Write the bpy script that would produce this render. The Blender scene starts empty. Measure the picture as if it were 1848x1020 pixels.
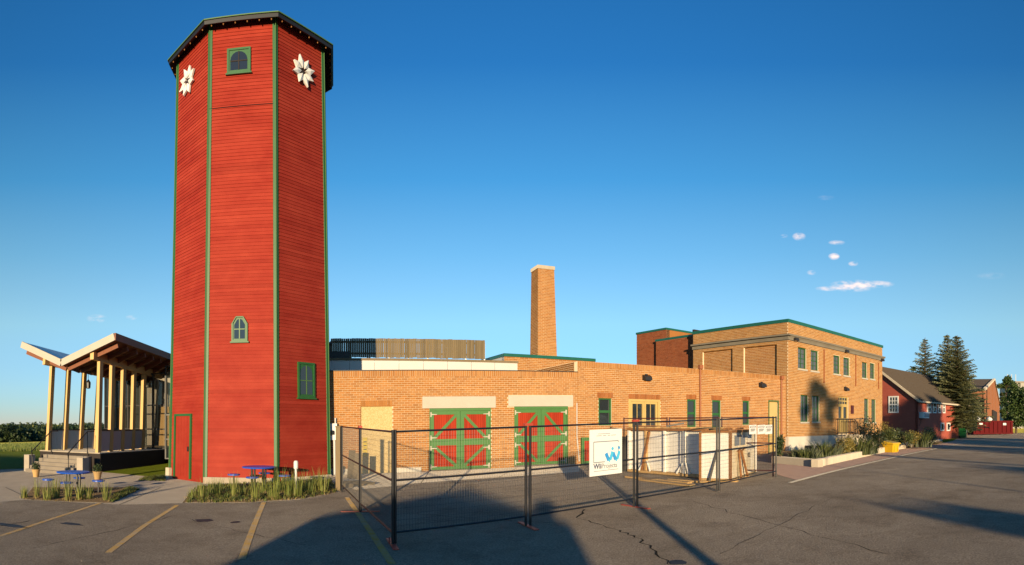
import bpy, bmesh, math, random
from mathutils import Vector, Matrix

# ---------------------------------------------------------------- camera, world, sun, exposure
scene = bpy.context.scene
COL = scene.collection
RND = random.Random(11)
FP, HOR, CX, ZC = 1050.0, 765.0, 924.0, 2.04      # panorama: photo pixels per radian, horizon row, centre column, eye height
cd = bpy.data.cameras.new('camera')
cd.type = 'PANO'
cd.panorama_type = 'CENTRAL_CYLINDRICAL'
cd.central_cylindrical_range_u_min = -924 / FP
cd.central_cylindrical_range_u_max = 924 / FP
cd.central_cylindrical_range_v_min = (HOR - 1020) / FP
cd.central_cylindrical_range_v_max = HOR / FP
cd.central_cylindrical_radius = 1.0
cd.clip_start = 0.05
cd.clip_end = 9000
cam = bpy.data.objects.new('camera', cd)
COL.objects.link(cam)
cam.location = (0, 0, ZC)
cam.rotation_euler = (math.radians(90), 0, 0)
scene.camera = cam

SUN_TAN, SUN_AZ = 0.104, 0.025                     # light travels along (SUN_AZ, 1, -SUN_TAN)
w = bpy.data.worlds.new('World'); scene.world = w; w.use_nodes = True
nt = w.node_tree; nt.nodes.clear()
def wn(t, **k):
    n = nt.nodes.new(t)
    for a, b in k.items(): setattr(n, a, b)
    return n
wo = wn('ShaderNodeOutputWorld'); bg = wn('ShaderNodeBackground')
sky = wn('ShaderNodeTexSky', sky_type='NISHITA', sun_disc=False)
sky.sun_elevation = math.atan(SUN_TAN) ; sky.sun_rotation = math.radians(180)
sky.altitude = 1000; sky.air_density = 1.0; sky.dust_density = 0.0; sky.ozone_density = 5.0
hsv = wn('ShaderNodeHueSaturation'); hsv.inputs['Saturation'].default_value = 1.06; hsv.inputs['Value'].default_value = .96
nt.links.new(sky.outputs[0], hsv.inputs['Color'])
# small evening clouds at fixed bearings (azimuth, tan elevation, half width, half height, strength)
geo = wn('ShaderNodeTexCoord'); sep = wn('ShaderNodeSeparateXYZ')
nt.links.new(geo.outputs['Generated'], sep.inputs[0])
def wm(op, a, b=None, c=None):
    n = wn('ShaderNodeMath', operation=op)
    for i, x in enumerate((a, b, c)):
        if x is None: continue
        if isinstance(x, (int, float)): n.inputs[i].default_value = x
        else: nt.links.new(x, n.inputs[i])
    return n.outputs[0]
az = wm('ARCTAN2', sep.outputs[0], sep.outputs[1])
hyp = wm('SQRT', wm('ADD', wm('MULTIPLY', sep.outputs[0], sep.outputs[0]), wm('MULTIPLY', sep.outputs[1], sep.outputs[1])))
el = wm('DIVIDE', sep.outputs[2], hyp)
# pale low haze, the same all round the horizon
hz = wn('ShaderNodeValToRGB'); cr_ = hz.color_ramp
for i, (p_, c_) in enumerate(((0.0, (.10, .06, .09)), (.06, (.15, .12, .06)), (.17, (.17, .19, .03)), (.29, (.09, .14, .05)), (.42, (.03, .085, .06)), (.62, (.006, .025, .03)), (1.0, (0, .005, .01)))):
    e_ = cr_.elements[i] if i < 2 else cr_.elements.new(p_)
    e_.position = p_; e_.color = (*c_, 1)
nt.links.new(el, hz.inputs[0])
hs = wn('ShaderNodeMixRGB', blend_type='ADD'); hs.inputs[0].default_value = 1.0
hm = wn('ShaderNodeMixRGB', blend_type='MULTIPLY'); hm.inputs[0].default_value = 1.0; hm.inputs[2].default_value = (6.67, 6.67, 6.67, 1)
nt.links.new(hz.outputs[0], hm.inputs[1]); nt.links.new(hsv.outputs[0], hs.inputs[1]); nt.links.new(hm.outputs[0], hs.inputs[2])
cn = wn('ShaderNodeTexNoise'); cn.inputs['Scale'].default_value = 60; cn.inputs['Detail'].default_value = 6
mp = wn('ShaderNodeMapping'); mp.inputs['Scale'].default_value = (1, 1, 2.2)
nt.links.new(geo.outputs['Generated'], mp.inputs[0]); nt.links.new(mp.outputs[0], cn.inputs['Vector'])
cloud = None
for (px, py, hw, hh, k) in ((1442, 427, 13, 8, 1.0), (1415, 426, 8, 4, .5), (1505, 463, 11, 7, 1.0), (1510, 438, 16, 5, .6), (1540, 476, 10, 5, .9),
                            (1540, 516, 46, 12, .95), (1582, 513, 34, 7, .8), (1495, 521, 26, 5, .7), (1465, 492, 10, 5, .45), (1490, 357, 18, 5, .12),
                            (175, 575, 20, 8, .55), (238, 573, 12, 5, .4), (1790, 498, 30, 7, .1)):
    dx = wm('DIVIDE', wm('SUBTRACT', az, (px - CX) / FP), hw / FP)
    dy = wm('DIVIDE', wm('SUBTRACT', el, (HOR - py) / FP), hh / FP)
    m = wm('MULTIPLY', wm('MAXIMUM', wm('SUBTRACT', 1.0, wm('ADD', wm('MULTIPLY', dx, dx), wm('MULTIPLY', dy, dy))), 0.0), k)
    cloud = m if cloud is None else wm('ADD', cloud, m)
cloud = wm('MINIMUM', wm('MULTIPLY', cloud, wm('MAXIMUM', wm('MULTIPLY', wm('SUBTRACT', cn.outputs[0], 0.36), 3.6), 0.0)), 1.0)
cmix = wn('ShaderNodeMixRGB'); cmix.inputs[2].default_value = (5.0, 4.1, 3.9, 1)
nt.links.new(cloud, cmix.inputs[0]); nt.links.new(hs.outputs[0], cmix.inputs[1])
nt.links.new(cmix.outputs[0], bg.inputs[0]); nt.links.new(bg.outputs[0], wo.inputs[0])
bg.inputs[1].default_value = 0.15
sl = bpy.data.lights.new('sun', 'SUN'); sl.energy = 5.0; sl.angle = math.radians(0.6); sl.color = (1.0, 0.77, 0.47)
so = bpy.data.objects.new('sun', sl); COL.objects.link(so)
so.rotation_euler = Vector((SUN_AZ, 1, -SUN_TAN)).to_track_quat('-Z', 'Y').to_euler()
so.location = (0, -40, 30)
vs = scene.view_settings
vs.view_transform = 'Standard'; vs.look = 'None'; vs.gamma = 1; vs.exposure = 0.68; vs.use_curve_mapping = False
scene.cycles.max_bounces = 5; scene.cycles.transparent_max_bounces = 12
scene.cycles.use_denoising = True

# ---------------------------------------------------------------- layout helpers
def G(x, y):
    """ground height: a lot that rises gently away and to the east, levelling off; a field that falls away to the west"""
    p = 0.0221 * x + 0.0170 * y
    k = 0.035
    a, b = p, 0.5
    m = min(a, b)
    z = m - k * math.log(math.exp(-(a - m) / k) + math.exp(-(b - m) / k)) if abs(a - b) < 1 else m
    r = math.hypot(x, y)
    if x < -15 and y > 10 and r > 30:
        z -= 3.0 * min(1, (r - 30) / 170) * min(1, (-15 - x) / 12)
    if y < 0: z = 0.0221 * max(-30, min(20, x)) + 0.017 * max(y, -20)
    return max(z, -4.0)
def at(px, py, r):
    th = (px - CX) / FP
    return Vector((r * math.sin(th), r * math.cos(th), ZC + (HOR - py) / FP * r))
def gnd(px, py):
    lo, hi = 2.0, 300.0
    th = (px - CX) / FP; k = (HOR - py) / FP
    for _ in range(50):
        r = (lo + hi) / 2
        if ZC + k * r > G(r * math.sin(th), r * math.cos(th)): lo = r
        else: hi = r
    return at(px, py, r)
def on_ground(px, r):
    th = (px - CX) / FP; x, y = r * math.sin(th), r * math.cos(th)
    return Vector((x, y, G(x, y)))

class Fr:
    """a frame on a wall: s along it, n out of it, t up it"""
    def __init__(f, o, ang, slope=0.0):
        f.o = Vector(o); f.a = ang; f.slope = slope
        f.d = Vector((math.cos(ang), math.sin(ang), 0)); f.nv = Vector((math.sin(ang), -math.cos(ang), 0))
    def p(f, s, n, t): return f.o + f.d * s + f.nv * n + Vector((0, 0, t + f.slope * s))
    def s(f, px):
        T = math.tan((px - CX) / FP)
        return (T * f.o.y - f.o.x) / (f.d.x - T * f.d.y)
    def t(f, px, py):
        s = f.s(px); q = f.o + f.d * s; r = math.hypot(q.x, q.y)
        return ZC + (HOR - py) / FP * r - f.o.z - f.slope * s
    def rect(f, x0, y0, x1, y1):
        xm = (x0 + x1) / 2
        return f.s(x0), f.s(x1), f.t(xm, y1), f.t(xm, y0)
def between(P0, P1, z0, slope=0.0):
    f = Fr((P0[0], P0[1], z0), math.atan2(P1[1] - P0[1], P1[0] - P0[0]), slope)
    f.L = math.hypot(P1[0] - P0[0], P1[1] - P0[1]); return f

# ---------------------------------------------------------------- mesh helpers
class MB:
    def __init__(m): m.v = []; m.f = []
    def add(m, vs, fs):
        b = len(m.v); m.v += [Vector(v) for v in vs]; m.f += [tuple(b + i for i in f) for f in fs]; return m
    def hexa(m, p):
        return m.add(p, [(0, 3, 2, 1), (4, 5, 6, 7), (0, 1, 5, 4), (1, 2, 6, 5), (2, 3, 7, 6), (3, 0, 4, 7)])
    def box(m, f, s0, s1, n0, n1, t0, t1):
        return m.hexa([f.p(s0, n1, t0), f.p(s1, n1, t0), f.p(s1, n0, t0), f.p(s0, n0, t0), f.p(s0, n1, t1), f.p(s1, n1, t1), f.p(s1, n0, t1), f.p(s0, n0, t1)])
    def bar(m, a, b, w, h=None, up=(0, 0, 1)):
        a, b = Vector(a), Vector(b); h = h or w
        d = (b - a).normalized(); u = Vector(up)
        if abs(d.dot(u)) > .97: u = Vector((0, 1, 0))
        x = d.cross(u).normalized() * (w / 2); y = x.cross(d).normalized() * (h / 2)
        return m.hexa([a - x - y, a + x - y, b + x - y, b - x - y, a - x + y, a + x + y, b + x + y, b - x + y])
    def tube(m, pts, rad, n=8, cap=True):
        pts = [Vector(p) for p in pts]; b = len(m.v); k = len(pts)
        rads = rad if isinstance(rad, (list, tuple)) else [rad] * k
        for i, p in enumerate(pts):
            d = (pts[min(i + 1, k - 1)] - pts[max(i - 1, 0)]).normalized()
            u = Vector((0, 0, 1)) if abs(d.z) < .9 else Vector((1, 0, 0))
            x = d.cross(u).normalized(); y = x.cross(d)
            for j in range(n):
                a = 2 * math.pi * j / n
                m.v.append(p + (x * math.cos(a) + y * math.sin(a)) * rads[i])
        for i in range(k - 1):
            for j in range(n):
                m.f.append((b + i * n + j, b + i * n + (j + 1) % n, b + (i + 1) * n + (j + 1) % n, b + (i + 1) * n + j))
        if cap:
            m.f.append(tuple(b + j for j in range(n))[::-1]); m.f.append(tuple(b + (k - 1) * n + j for j in range(n)))
        return m
    def lathe(m, c, prof, n=20):
        c = Vector(c); b = len(m.v); k = len(prof)
        for (r, z) in prof:
            for j in range(n):
                a = 2 * math.pi * j / n; m.v.append(c + Vector((r * math.cos(a), r * math.sin(a), z)))
        for i in range(k - 1):
            for j in range(n):
                m.f.append((b + i * n + j, b + i * n + (j + 1) % n, b + (i + 1) * n + (j + 1) % n, b + (i + 1) * n + j))
        m.f.append(tuple(b + j for j in range(n))[::-1]); m.f.append(tuple(b + (k - 1) * n + j for j in range(n)))
        return m
    def prism(m, f, poly, n0, n1):
        """poly: (s, t) points counter-clockwise seen from outside"""
        k = len(poly)
        return m.add([f.p(s, n1, t) for s, t in poly] + [f.p(s, n0, t) for s, t in poly],
                     [tuple(range(k)), tuple(range(k, 2 * k))[::-1]] + [(i, i + k, (i + 1) % k + k, (i + 1) % k) for i in range(k)])
    def build(m, name, mat, parent=None, smooth=False, kind=None, bevel=0.0):
        off = Vector((0, 0, 0)); q = parent
        while q is not None: off += q.location; q = q.parent
        me = bpy.data.meshes.new(name)
        me.from_pydata([tuple(v - off) for v in m.v], [], m.f)
        me.materials.append(MAT[mat] if isinstance(mat, str) else mat)
        if smooth: me.polygons.foreach_set('use_smooth', [True] * len(me.polygons))
        me.update()
        o = bpy.data.objects.new(name, me); COL.objects.link(o)
        if parent is not None: o.parent = parent
        if kind: o['kind'] = kind
        if bevel:
            b = o.modifiers.new('b', 'BEVEL'); b.width = bevel; b.segments = 2; b.limit_method = 'ANGLE'
        return o
def tag(o, label, cat, group=None):
    o['label'] = label; o['category'] = cat
    if group: o['group'] = group
    return o
def thing(name, loc, label, cat, group=None):
    o = bpy.data.objects.new(name, None); COL.objects.link(o); o.location = Vector(loc); o.empty_display_size = .2
    return tag(o, label, cat, group)
def copy_tree(o, parent=None):
    c = o.copy(); COL.objects.link(c); c.parent = parent
    for ch in list(o.children): copy_tree(ch, c)
    return c
def structure(o): o['kind'] = 'structure'; return o

# ---------------------------------------------------------------- materials
MAT = {}
PALE = dict(walk=1, old_patch=1, brick=.73, brick_buff=.72, mortar=.95, board_red=.61, door_red=.60, door_green=.68, white=.85, white_metal=.7, lintel=.60, sign_white=.85, concrete=1.0, foundation=.8, panel_white=1.05, container_white=1.05, paver=1, soil=1, field=1, lawn=1, line_white=.75, line_yellow=.8, crack=1, tar=1, bark=.9,
            spruce=2.1, leaf=.9, leaf_dark=.85, grass_blade=.85, cover=.9, shrub_green=.75, shrub_yellow=.95, shrub_grey=1, straw=.9, timber=.85, wood_post=.85, yellow_plastic=.8, blue=1, black_metal=1, dark_metal=1, soffit=.4, roof_shingle=.45, house_red=.85, dumpster_red=.35, osb=.8, ink_grey=1, ink_blue=1, ink_sky=1, ink_navy=1, ink_black=1)
def mat(name, col, rough=.7, var=None, scale=4.0, amt=.5, bump=0.0, bscale=40.0, metal=0.0, island=None, spec=None, stretch=None, detail=6):
    """procedural material: base colour, a second colour mixed by noise, per-piece tint, fine relief"""
    m = bpy.data.materials.new(name); m.use_nodes = True; MAT[name] = m
    kk = PALE.get(name, .64)
    col = tuple(x * kk for x in col)
    if var is not None: var = tuple(x * kk for x in var)
    elif island: island = [tuple(x * kk for x in i) for i in island]
    t = m.node_tree; b = t.nodes['Principled BSDF']
    b.inputs['Roughness'].default_value = rough; b.inputs['Metallic'].default_value = metal
    if spec is None and rough >= .85: spec = .06
    if rough >= .9: b.inputs['Diffuse Roughness'].default_value = 1.0
    if spec is not None: b.inputs['Specular IOR Level'].default_value = spec
    tc = t.nodes.new('ShaderNodeTexCoord'); vec = tc.outputs['Object']
    if stretch:
        mpn = t.nodes.new('ShaderNodeMapping'); mpn.inputs['Scale'].default_value = stretch
        t.links.new(vec, mpn.inputs[0]); vec = mpn.outputs[0]
    c = None
    if var is not None:
        n = t.nodes.new('ShaderNodeTexNoise'); n.inputs['Scale'].default_value = scale; n.inputs['Detail'].default_value = detail
        n.inputs['Roughness'].default_value = .65
        t.links.new(vec, n.inputs['Vector'])
        r = t.nodes.new('ShaderNodeValToRGB'); r.color_ramp.elements[0].position = .5 - amt / 2; r.color_ramp.elements[1].position = .5 + amt / 2
        r.color_ramp.elements[0].color = (*col, 1); r.color_ramp.elements[1].color = (*var, 1)
        t.links.new(n.outputs[0], r.inputs[0]); c = r.outputs[0]
    if island:
        g = t.nodes.new('ShaderNodeNewGeometry'); oi = t.nodes.new('ShaderNodeObjectInfo')
        ad = t.nodes.new('ShaderNodeMath'); ad.operation = 'ADD'
        t.links.new(g.outputs['Random Per Island'], ad.inputs[0]); t.links.new(oi.outputs['Random'], ad.inputs[1])
        fr = t.nodes.new('ShaderNodeMath'); fr.operation = 'FRACT'; t.links.new(ad.outputs[0], fr.inputs[0])
        r2 = t.nodes.new('ShaderNodeValToRGB'); cr = r2.color_ramp; cr.interpolation = 'LINEAR'
        while len(cr.elements) < len(island): cr.elements.new(.5)
        for i, ic in enumerate(island):
            cr.elements[i].position = i / (len(island) - 1); cr.elements[i].color = (*ic, 1)
        t.links.new(fr.outputs[0], r2.inputs[0])
        if c is None: c = r2.outputs[0]
        else:
            mx = t.nodes.new('ShaderNodeMixRGB'); mx.blend_type = 'MULTIPLY'; mx.inputs[0].default_value = 1
            t.links.new(c, mx.inputs[1]); t.links.new(r2.outputs[0], mx.inputs[2]); c = mx.outputs[0]
    if c is None: b.inputs['Base Color'].default_value = (*col, 1)
    else: t.links.new(c, b.inputs['Base Color'])
    if bump:
        n2 = t.nodes.new('ShaderNodeTexNoise'); n2.inputs['Scale'].default_value = bscale; n2.inputs['Detail'].default_value = 5
        t.links.new(vec, n2.inputs['Vector'])
        bp = t.nodes.new('ShaderNodeBump'); bp.inputs['Strength'].default_value = bump; bp.inputs['Distance'].default_value = .02
        t.links.new(n2.outputs[0], bp.inputs['Height']); t.links.new(bp.outputs[0], b.inputs['Normal'])
    return m
BT = [(.82, .74, .66), (1, 1, 1), (1.1, 1.0, .88), (.88, .78, .68), (1.14, 1.12, 1.04), (.96, .88, .8)]
mat('brick', (.40, .175, .055), .85, (.50, .25, .09), 1.1, .6, .25, 60, island=BT)
mat('brick_buff', (.42, .20, .065), .85, (.53, .29, .11), 1.0, .6, .25, 60, island=BT)
mat('brick_shaded', (.33, .10, .05), .85, (.40, .135, .06), 2, .6, .2, 60, island=BT)  # darker copy of the brick, with the weaker sun put into its colour
mat('mortar', (.55, .45, .30), .95, (.66, .55, .40), 5, .6, .2, 60)
mat('mortar_shaded', (.30, .15, .09), .95, (.38, .2, .13), 5, .6, .2, 60)  # mortar darkened to match the less sunlit brick
mat('pale_brick', (.56, .40, .21), .9, (.64, .48, .27), 3, .6, .2, 60, island=BT)
mat('board_red', (.37, .030, .018), .62, (.53, .066, .036), .8, .5, .12, 30, island=[(.88, .86, .84), (1, 1, 1), (1.08, 1.15, 1.15), (.95, .92, .9)], stretch=(1, 1, 1.6), spec=.1)
mat('door_red', (.46, .042, .016), .6, (.56, .06, .022), 2, .6, .1, 40, spec=.1, island=[(.8, .8, .8), (1, 1, 1), (1.1, 1.1, 1.1)])
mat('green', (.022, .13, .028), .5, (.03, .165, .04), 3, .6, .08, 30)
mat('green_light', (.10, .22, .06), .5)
mat('door_green', (.055, .19, .035), .55, (.075, .235, .05), 4, .6, .1, 30)
mat('coping_green', (.01, .13, .09), .4, (.015, .16, .11), 2, .5)
mat('soffit', (.035, .02, .014), .8, (.05, .03, .02), 4)
mat('roof_dark', (.05, .048, .046), .9, (.08, .075, .07), 2, .6, .3, 20)
mat('white', (.72, .70, .66), .5, (.80, .78, .74), 5, .6)
mat('white_metal', (.68, .66, .62), .35, (.75, .73, .70), 2, .6)
mat('lintel', (.66, .60, .49), .85, (.74, .68, .57), 3, .6, .1, 40)
mat('concrete', (.37, .32, .25), .9, (.50, .43, .335), 2.2, .7, .5, 50)
mat('walk', (.23, .195, .155), .95, (.32, .275, .22), 1.6, .7, .6, 50)
mat('brick_warm', (.40, .155, .06), .85, (.46, .19, .075), 2, .6, .2, 60, island=BT)
mat('concrete_dark', (.20, .175, .14), .9, (.29, .26, .21), 1.5, .7, .2, 50)
mat('foundation', (.60, .55, .46), .85, (.70, .66, .57), 1.5, .6, .15, 40)
mat('black_metal', (.012, .012, .014), .4, spec=.4)
mat('dark_metal', (.02, .018, .018), .5)
mat('maroon_metal', (.10, .015, .015), .5)
mat('orange', (.62, .10, .05), .5, (.5, .07, .04), 8)
mat('rust_pipe', (.42, .14, .05), .6)
mat('blue', (.012, .07, .40), .4, (.015, .09, .48), 5)
mat('wood_post', (.60, .37, .13), .6, (.70, .46, .18), 5, .7, .1, 30, stretch=(6, 6, .6))
mat('wood_soffit', (.24, .075, .03), .65, (.32, .11, .045), 3, .7, .1, 30)
mat('wood_grey', (.20, .155, .10), .85, (.32, .25, .16), 5, .7, .2, 30, stretch=(5, 5, .6), island=[(.7, .7, .7), (1, 1, 1), (1.2, 1.15, 1.05)])
mat('wood_screen', (.20, .155, .095), .85, (.30, .235, .14), 5, .7, .2, 30, stretch=(5, 5, .6), island=[(.75, .75, .75), (1, 1, 1), (1.15, 1.1, 1.05)])
mat('timber', (.45, .27, .10), .8, (.58, .38, .16), 4, .7, .2, 30, island=[(.75, .75, .75), (1, 1, 1), (1.1, 1.05, 1)])
mat('rusty_timber', (.34, .13, .045), .85, (.5, .24, .09), 6, .7, .2, 30)
mat('osb', (.52, .37, .155), .85, (.68, .53, .27), 22, .25, .2, 50, detail=3)
mat('panel_white', (.62, .58, .50), .6, (.74, .71, .64), 1.6, .5, .08, 20)
mat('container_white', (.68, .64, .55), .55, (.48, .36, .18), 1.1, .35, .1, 25)
mat('corrugated', (.75, .73, .70), .4, metal=.2)
mat('yellow_plastic', (.75, .44, .015), .45)
mat('green_plastic', (.015, .24, .07), .45)
mat('dumpster_red', (.30, .014, .018), .7, (.22, .014, .016), 3, spec=.1)  # red darkened so the colour carries the shade of the trees
mat('yellow_door', (.66, .45, .14), .6, (.72, .52, .18), 4)
mat('tan_door', (.66, .46, .17), .6, (.72, .54, .22), 4)
mat('roof_shingle', (.13, .10, .075), .95, (.19, .15, .11), 6, .6, .4, 25)
mat('house_red', (.34, .065, .04), .8, (.40, .09, .055), 2, .6, .15, 30)
mat('church_brick', (.42, .16, .08), .85, (.50, .22, .11), 4, .6)
mat('sign_white', (.80, .79, .75), .5)
mat('ink_grey', (.20, .22, .25), .6)
mat('ink_navy', (.05, .07, .14), .6)
mat('ink_blue', (.03, .26, .58), .5)
mat('ink_sky', (.06, .42, .66), .5)
mat('ink_black', (.03, .03, .03), .6)
mat('notice_yellow', (.72, .52, .03), .6)
mat('soil', (.09, .06, .035), 1, (.16, .11, .06), 9, .6, .6, 30)
mat('bark', (.13, .09, .06), .95, (.2, .14, .09), 6, .6, .5, 20, stretch=(4, 4, .8))
mat('paver', (.26, .17, .14), .9, (.34, .24, .19), 4, .7, 1.0, 40)
mat('line_white', (.46, .43, .37), .9, (.26, .24, .21), 7, .5)
mat('line_yellow', (.42, .25, .06), .95, (.34, .27, .19), 5, .30, .5, 60)
mat('crack', (.015, .014, .013), 1)
mat('tar', (.03, .028, .026), .7)
def leafmat(name, cols, trans=.25):
    m = mat(name, cols[0], .6, None, island=cols)
    b = m.node_tree.nodes['Principled BSDF']
    b.inputs['Roughness'].default_value = .55
    tl = m.node_tree.nodes.new('ShaderNodeBsdfTranslucent'); mx = m.node_tree.nodes.new('ShaderNodeMixShader'); mx.inputs[0].default_value = trans
    src = b.inputs['Base Color'].links[0].from_socket
    m.node_tree.links.new(src, tl.inputs[0]); m.node_tree.links.new(b.outputs[0], mx.inputs[1]); m.node_tree.links.new(tl.outputs[0], mx.inputs[2])
    m.node_tree.links.new(mx.outputs[0], m.node_tree.nodes['Material Output'].inputs[0])
leafmat('spruce', [(.048, .056, .022), (.085, .09, .040), (.12, .115, .05), (.06, .068, .028)])
leafmat('leaf', [(.045, .085, .02), (.08, .13, .03), (.11, .16, .035), (.06, .10, .025)], .35)
leafmat('leaf_dark', [(.03, .055, .02), (.05, .08, .028), (.07, .10, .03)], .3)
leafmat('grass_blade', [(.16, .22, .035), (.26, .30, .06), (.36, .34, .09), (.20, .27, .05)], .35)
leafmat('cover', [(.07, .11, .02), (.13, .17, .03), (.22, .19, .05), (.09, .14, .025)], .3)
leafmat('shrub_green', [(.07, .10, .025), (.12, .15, .04), (.19, .20, .06)], .3)
leafmat('shrub_yellow', [(.20, .15, .03), (.30, .22, .05), (.12, .13, .03)], .3)
leafmat('shrub_grey', [(.10, .12, .07), (.16, .18, .10), (.23, .24, .14)], .3)
leafmat('straw', [(.30, .22, .09), (.42, .32, .13), (.22, .16, .06)], .2)
def asphalt():
    m = bpy.data.materials.new('asphalt'); m.use_nodes = True; MAT['asphalt'] = m; t = m.node_tree; b = t.nodes['Principled BSDF']
    b.inputs['Roughness'].default_value = .95; b.inputs['Specular IOR Level'].default_value = .04
    tc = t.nodes.new('ShaderNodeTexCoord')
    def noise(s, d, lo, hi, c0, c1):
        n = t.nodes.new('ShaderNodeTexNoise'); n.inputs['Scale'].default_value = s; n.inputs['Detail'].default_value = d; n.inputs['Roughness'].default_value = .7
        t.links.new(tc.outputs['Object'], n.inputs['Vector'])
        r = t.nodes.new('ShaderNodeValToRGB'); r.color_ramp.elements[0].position = lo; r.color_ramp.elements[1].position = hi
        r.color_ramp.elements[0].color = (*c0, 1); r.color_ramp.elements[1].color = (*c1, 1)
        t.links.new(n.outputs[0], r.inputs[0]); return r.outputs[0], n.outputs[0]
    a, _ = noise(.35, 8, .35, .68, (.335, .272, .205), (.48, .395, .30))
    g, gh = noise(34, 4, .3, .72, (.55, .55, .56), (1.38, 1.36, 1.32))
    st, _ = noise(1.1, 9, .50, .72, (1.04, 1.04, 1.04), (.70, .68, .66))
    m1 = t.nodes.new('ShaderNodeMixRGB'); m1.blend_type = 'MULTIPLY'; m1.inputs[0].default_value = 1
    t.links.new(a, m1.inputs[1]); t.links.new(g, m1.inputs[2])
    m2 = t.nodes.new('ShaderNodeMixRGB'); m2.blend_type = 'MULTIPLY'; m2.inputs[0].default_value = 1
    t.links.new(m1.outputs[0], m2.inputs[1]); t.links.new(st, m2.inputs[2]); t.links.new(m2.outputs[0], b.inputs['Base Color'])
    bp = t.nodes.new('ShaderNodeBump'); bp.inputs['Strength'].default_value = 1.0; bp.inputs['Distance'].default_value = .09
    b.inputs['Diffuse Roughness'].default_value = 1.0
    t.links.new(gh, bp.inputs['Height']); t.links.new(bp.outputs[0], b.inputs['Normal'])
asphalt()
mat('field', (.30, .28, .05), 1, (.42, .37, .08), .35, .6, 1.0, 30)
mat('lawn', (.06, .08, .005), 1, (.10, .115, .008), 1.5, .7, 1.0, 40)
def glassmat(name, tint, clear, rough=.03):
    m = bpy.data.materials.new(name); m.use_nodes = True; MAT[name] = m; t = m.node_tree
    b = t.nodes['Principled BSDF']; b.inputs['Base Color'].default_value = (*tint, 1); b.inputs['Roughness'].default_value = rough
    b.inputs['Specular IOR Level'].default_value = .9
    tc = t.nodes.new('ShaderNodeTexCoord'); n = t.nodes.new('ShaderNodeTexNoise'); n.inputs['Scale'].default_value = 1.2
    bp = t.nodes.new('ShaderNodeBump'); bp.inputs['Strength'].default_value = .06; bp.inputs['Distance'].default_value = .05
    t.links.new(tc.outputs['Object'], n.inputs['Vector']); t.links.new(n.outputs[0], bp.inputs['Height']); t.links.new(bp.outputs[0], b.inputs['Normal'])
    if clear:
        tr = t.nodes.new('ShaderNodeBsdfTransparent'); mx = t.nodes.new('ShaderNodeMixShader'); mx.inputs[0].default_value = clear
        t.links.new(b.outputs[0], mx.inputs[1]); t.links.new(tr.outputs[0], mx.inputs[2]); t.links.new(mx.outputs[0], t.nodes['Material Output'].inputs[0])
glassmat('glass', (.02, .025, .03), 0)
glassmat('glass_pale', (.075, .08, .085), 0)
glassmat('glass_clear', (.03, .04, .04), .72)

# ---------------------------------------------------------------- ground, lot, walks, lawn
def sheet(name, poly, lift, material, parent=None, cell=1.2, kind=None):
    bm = bmesh.new()
    vs = [bm.verts.new((p[0], p[1], 0)) for p in poly]
    bm.faces.new(vs)
    bmesh.ops.triangulate(bm, faces=bm.faces[:])
    for _ in range(7):
        es = [e for e in bm.edges if e.calc_length() > cell * max(1, (e.verts[0].co + e.verts[1].co).length / 2 / 22)]
        if not es: break
        bmesh.ops.subdivide_edges(bm, edges=es, cuts=1)
        bmesh.ops.triangulate(bm, faces=[f for f in bm.faces if len(f.verts) > 3])
    bmesh.ops.recalc_face_normals(bm, faces=bm.faces[:])
    if bm.faces and bm.faces[0].normal.z < 0: bmesh.ops.reverse_faces(bm, faces=bm.faces[:])
    for v in bm.verts: v.co.z = G(v.co.x, v.co.y) + lift
    me = bpy.data.meshes.new(name); bm.to_mesh(me); bm.free(); me.materials.append(MAT[material])
    o = bpy.data.objects.new(name, me); COL.objects.link(o)
    if parent: o.parent = parent
    else: o['kind'] = kind or 'structure'
    return o
g = MB(); rings = [0.01] + [1.0 * 1.06 ** i for i in range(0, 142)]; NA = 160
for r in rings:
    for j in range(NA):
        a = 2 * math.pi * j / NA; x, y = r * math.sin(a), r * math.cos(a)
        g.v.append(Vector((x, y, G(x, y) - .03)))
for i in range(len(rings) - 1):
    for j in range(NA): g.f.append((i * NA + j, (i + 1) * NA + j, (i + 1) * NA + (j + 1) % NA, i * NA + (j + 1) % NA))
structure(g.build('ground', 'field', smooth=True))
q = lambda px, py: gnd(px, py).to_2d()
E0 = [q(-60, 910), q(0, 906), q(45, 902), q(120, 906), q(215, 911), q(330, 908), q(430, 908), q(540, 902), q(612, 888)]
lot = sheet('parking_lot', [(-60, -70), (-60, 9)] + [tuple(p) for p in E0] + [(-6.3, 20.4), (2.6, 23.3), (14, 27.5), (24, 33), (40, 47), (90, 88), (140, 110), (150, -70)], 0, 'asphalt', cell=2.0)
walk = sheet('sidewalk', [(-60, 8.9)] + [tuple(p) for p in E0] + [(-5.5, 21), (-9, 21), (-13, 21.5), (-15, 22), (-21, 19), (-22, 17.3), (-60, 17.3)], -.004, 'walk', cell=1.2)
# lawn on the far side of the walk
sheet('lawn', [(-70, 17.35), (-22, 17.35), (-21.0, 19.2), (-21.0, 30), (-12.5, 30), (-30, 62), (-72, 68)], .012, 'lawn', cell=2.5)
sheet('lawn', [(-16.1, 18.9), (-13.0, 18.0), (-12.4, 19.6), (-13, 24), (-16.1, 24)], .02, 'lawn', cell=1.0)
# concrete apron at the garage doors, with slab joints
sheet('concrete_apron', [(-6.4, 19.9), q(640, 885), q(760, 872), q(900, 862), q(1045, 852), (2.7, 22.95)], .006, 'concrete', cell=.8)
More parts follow.
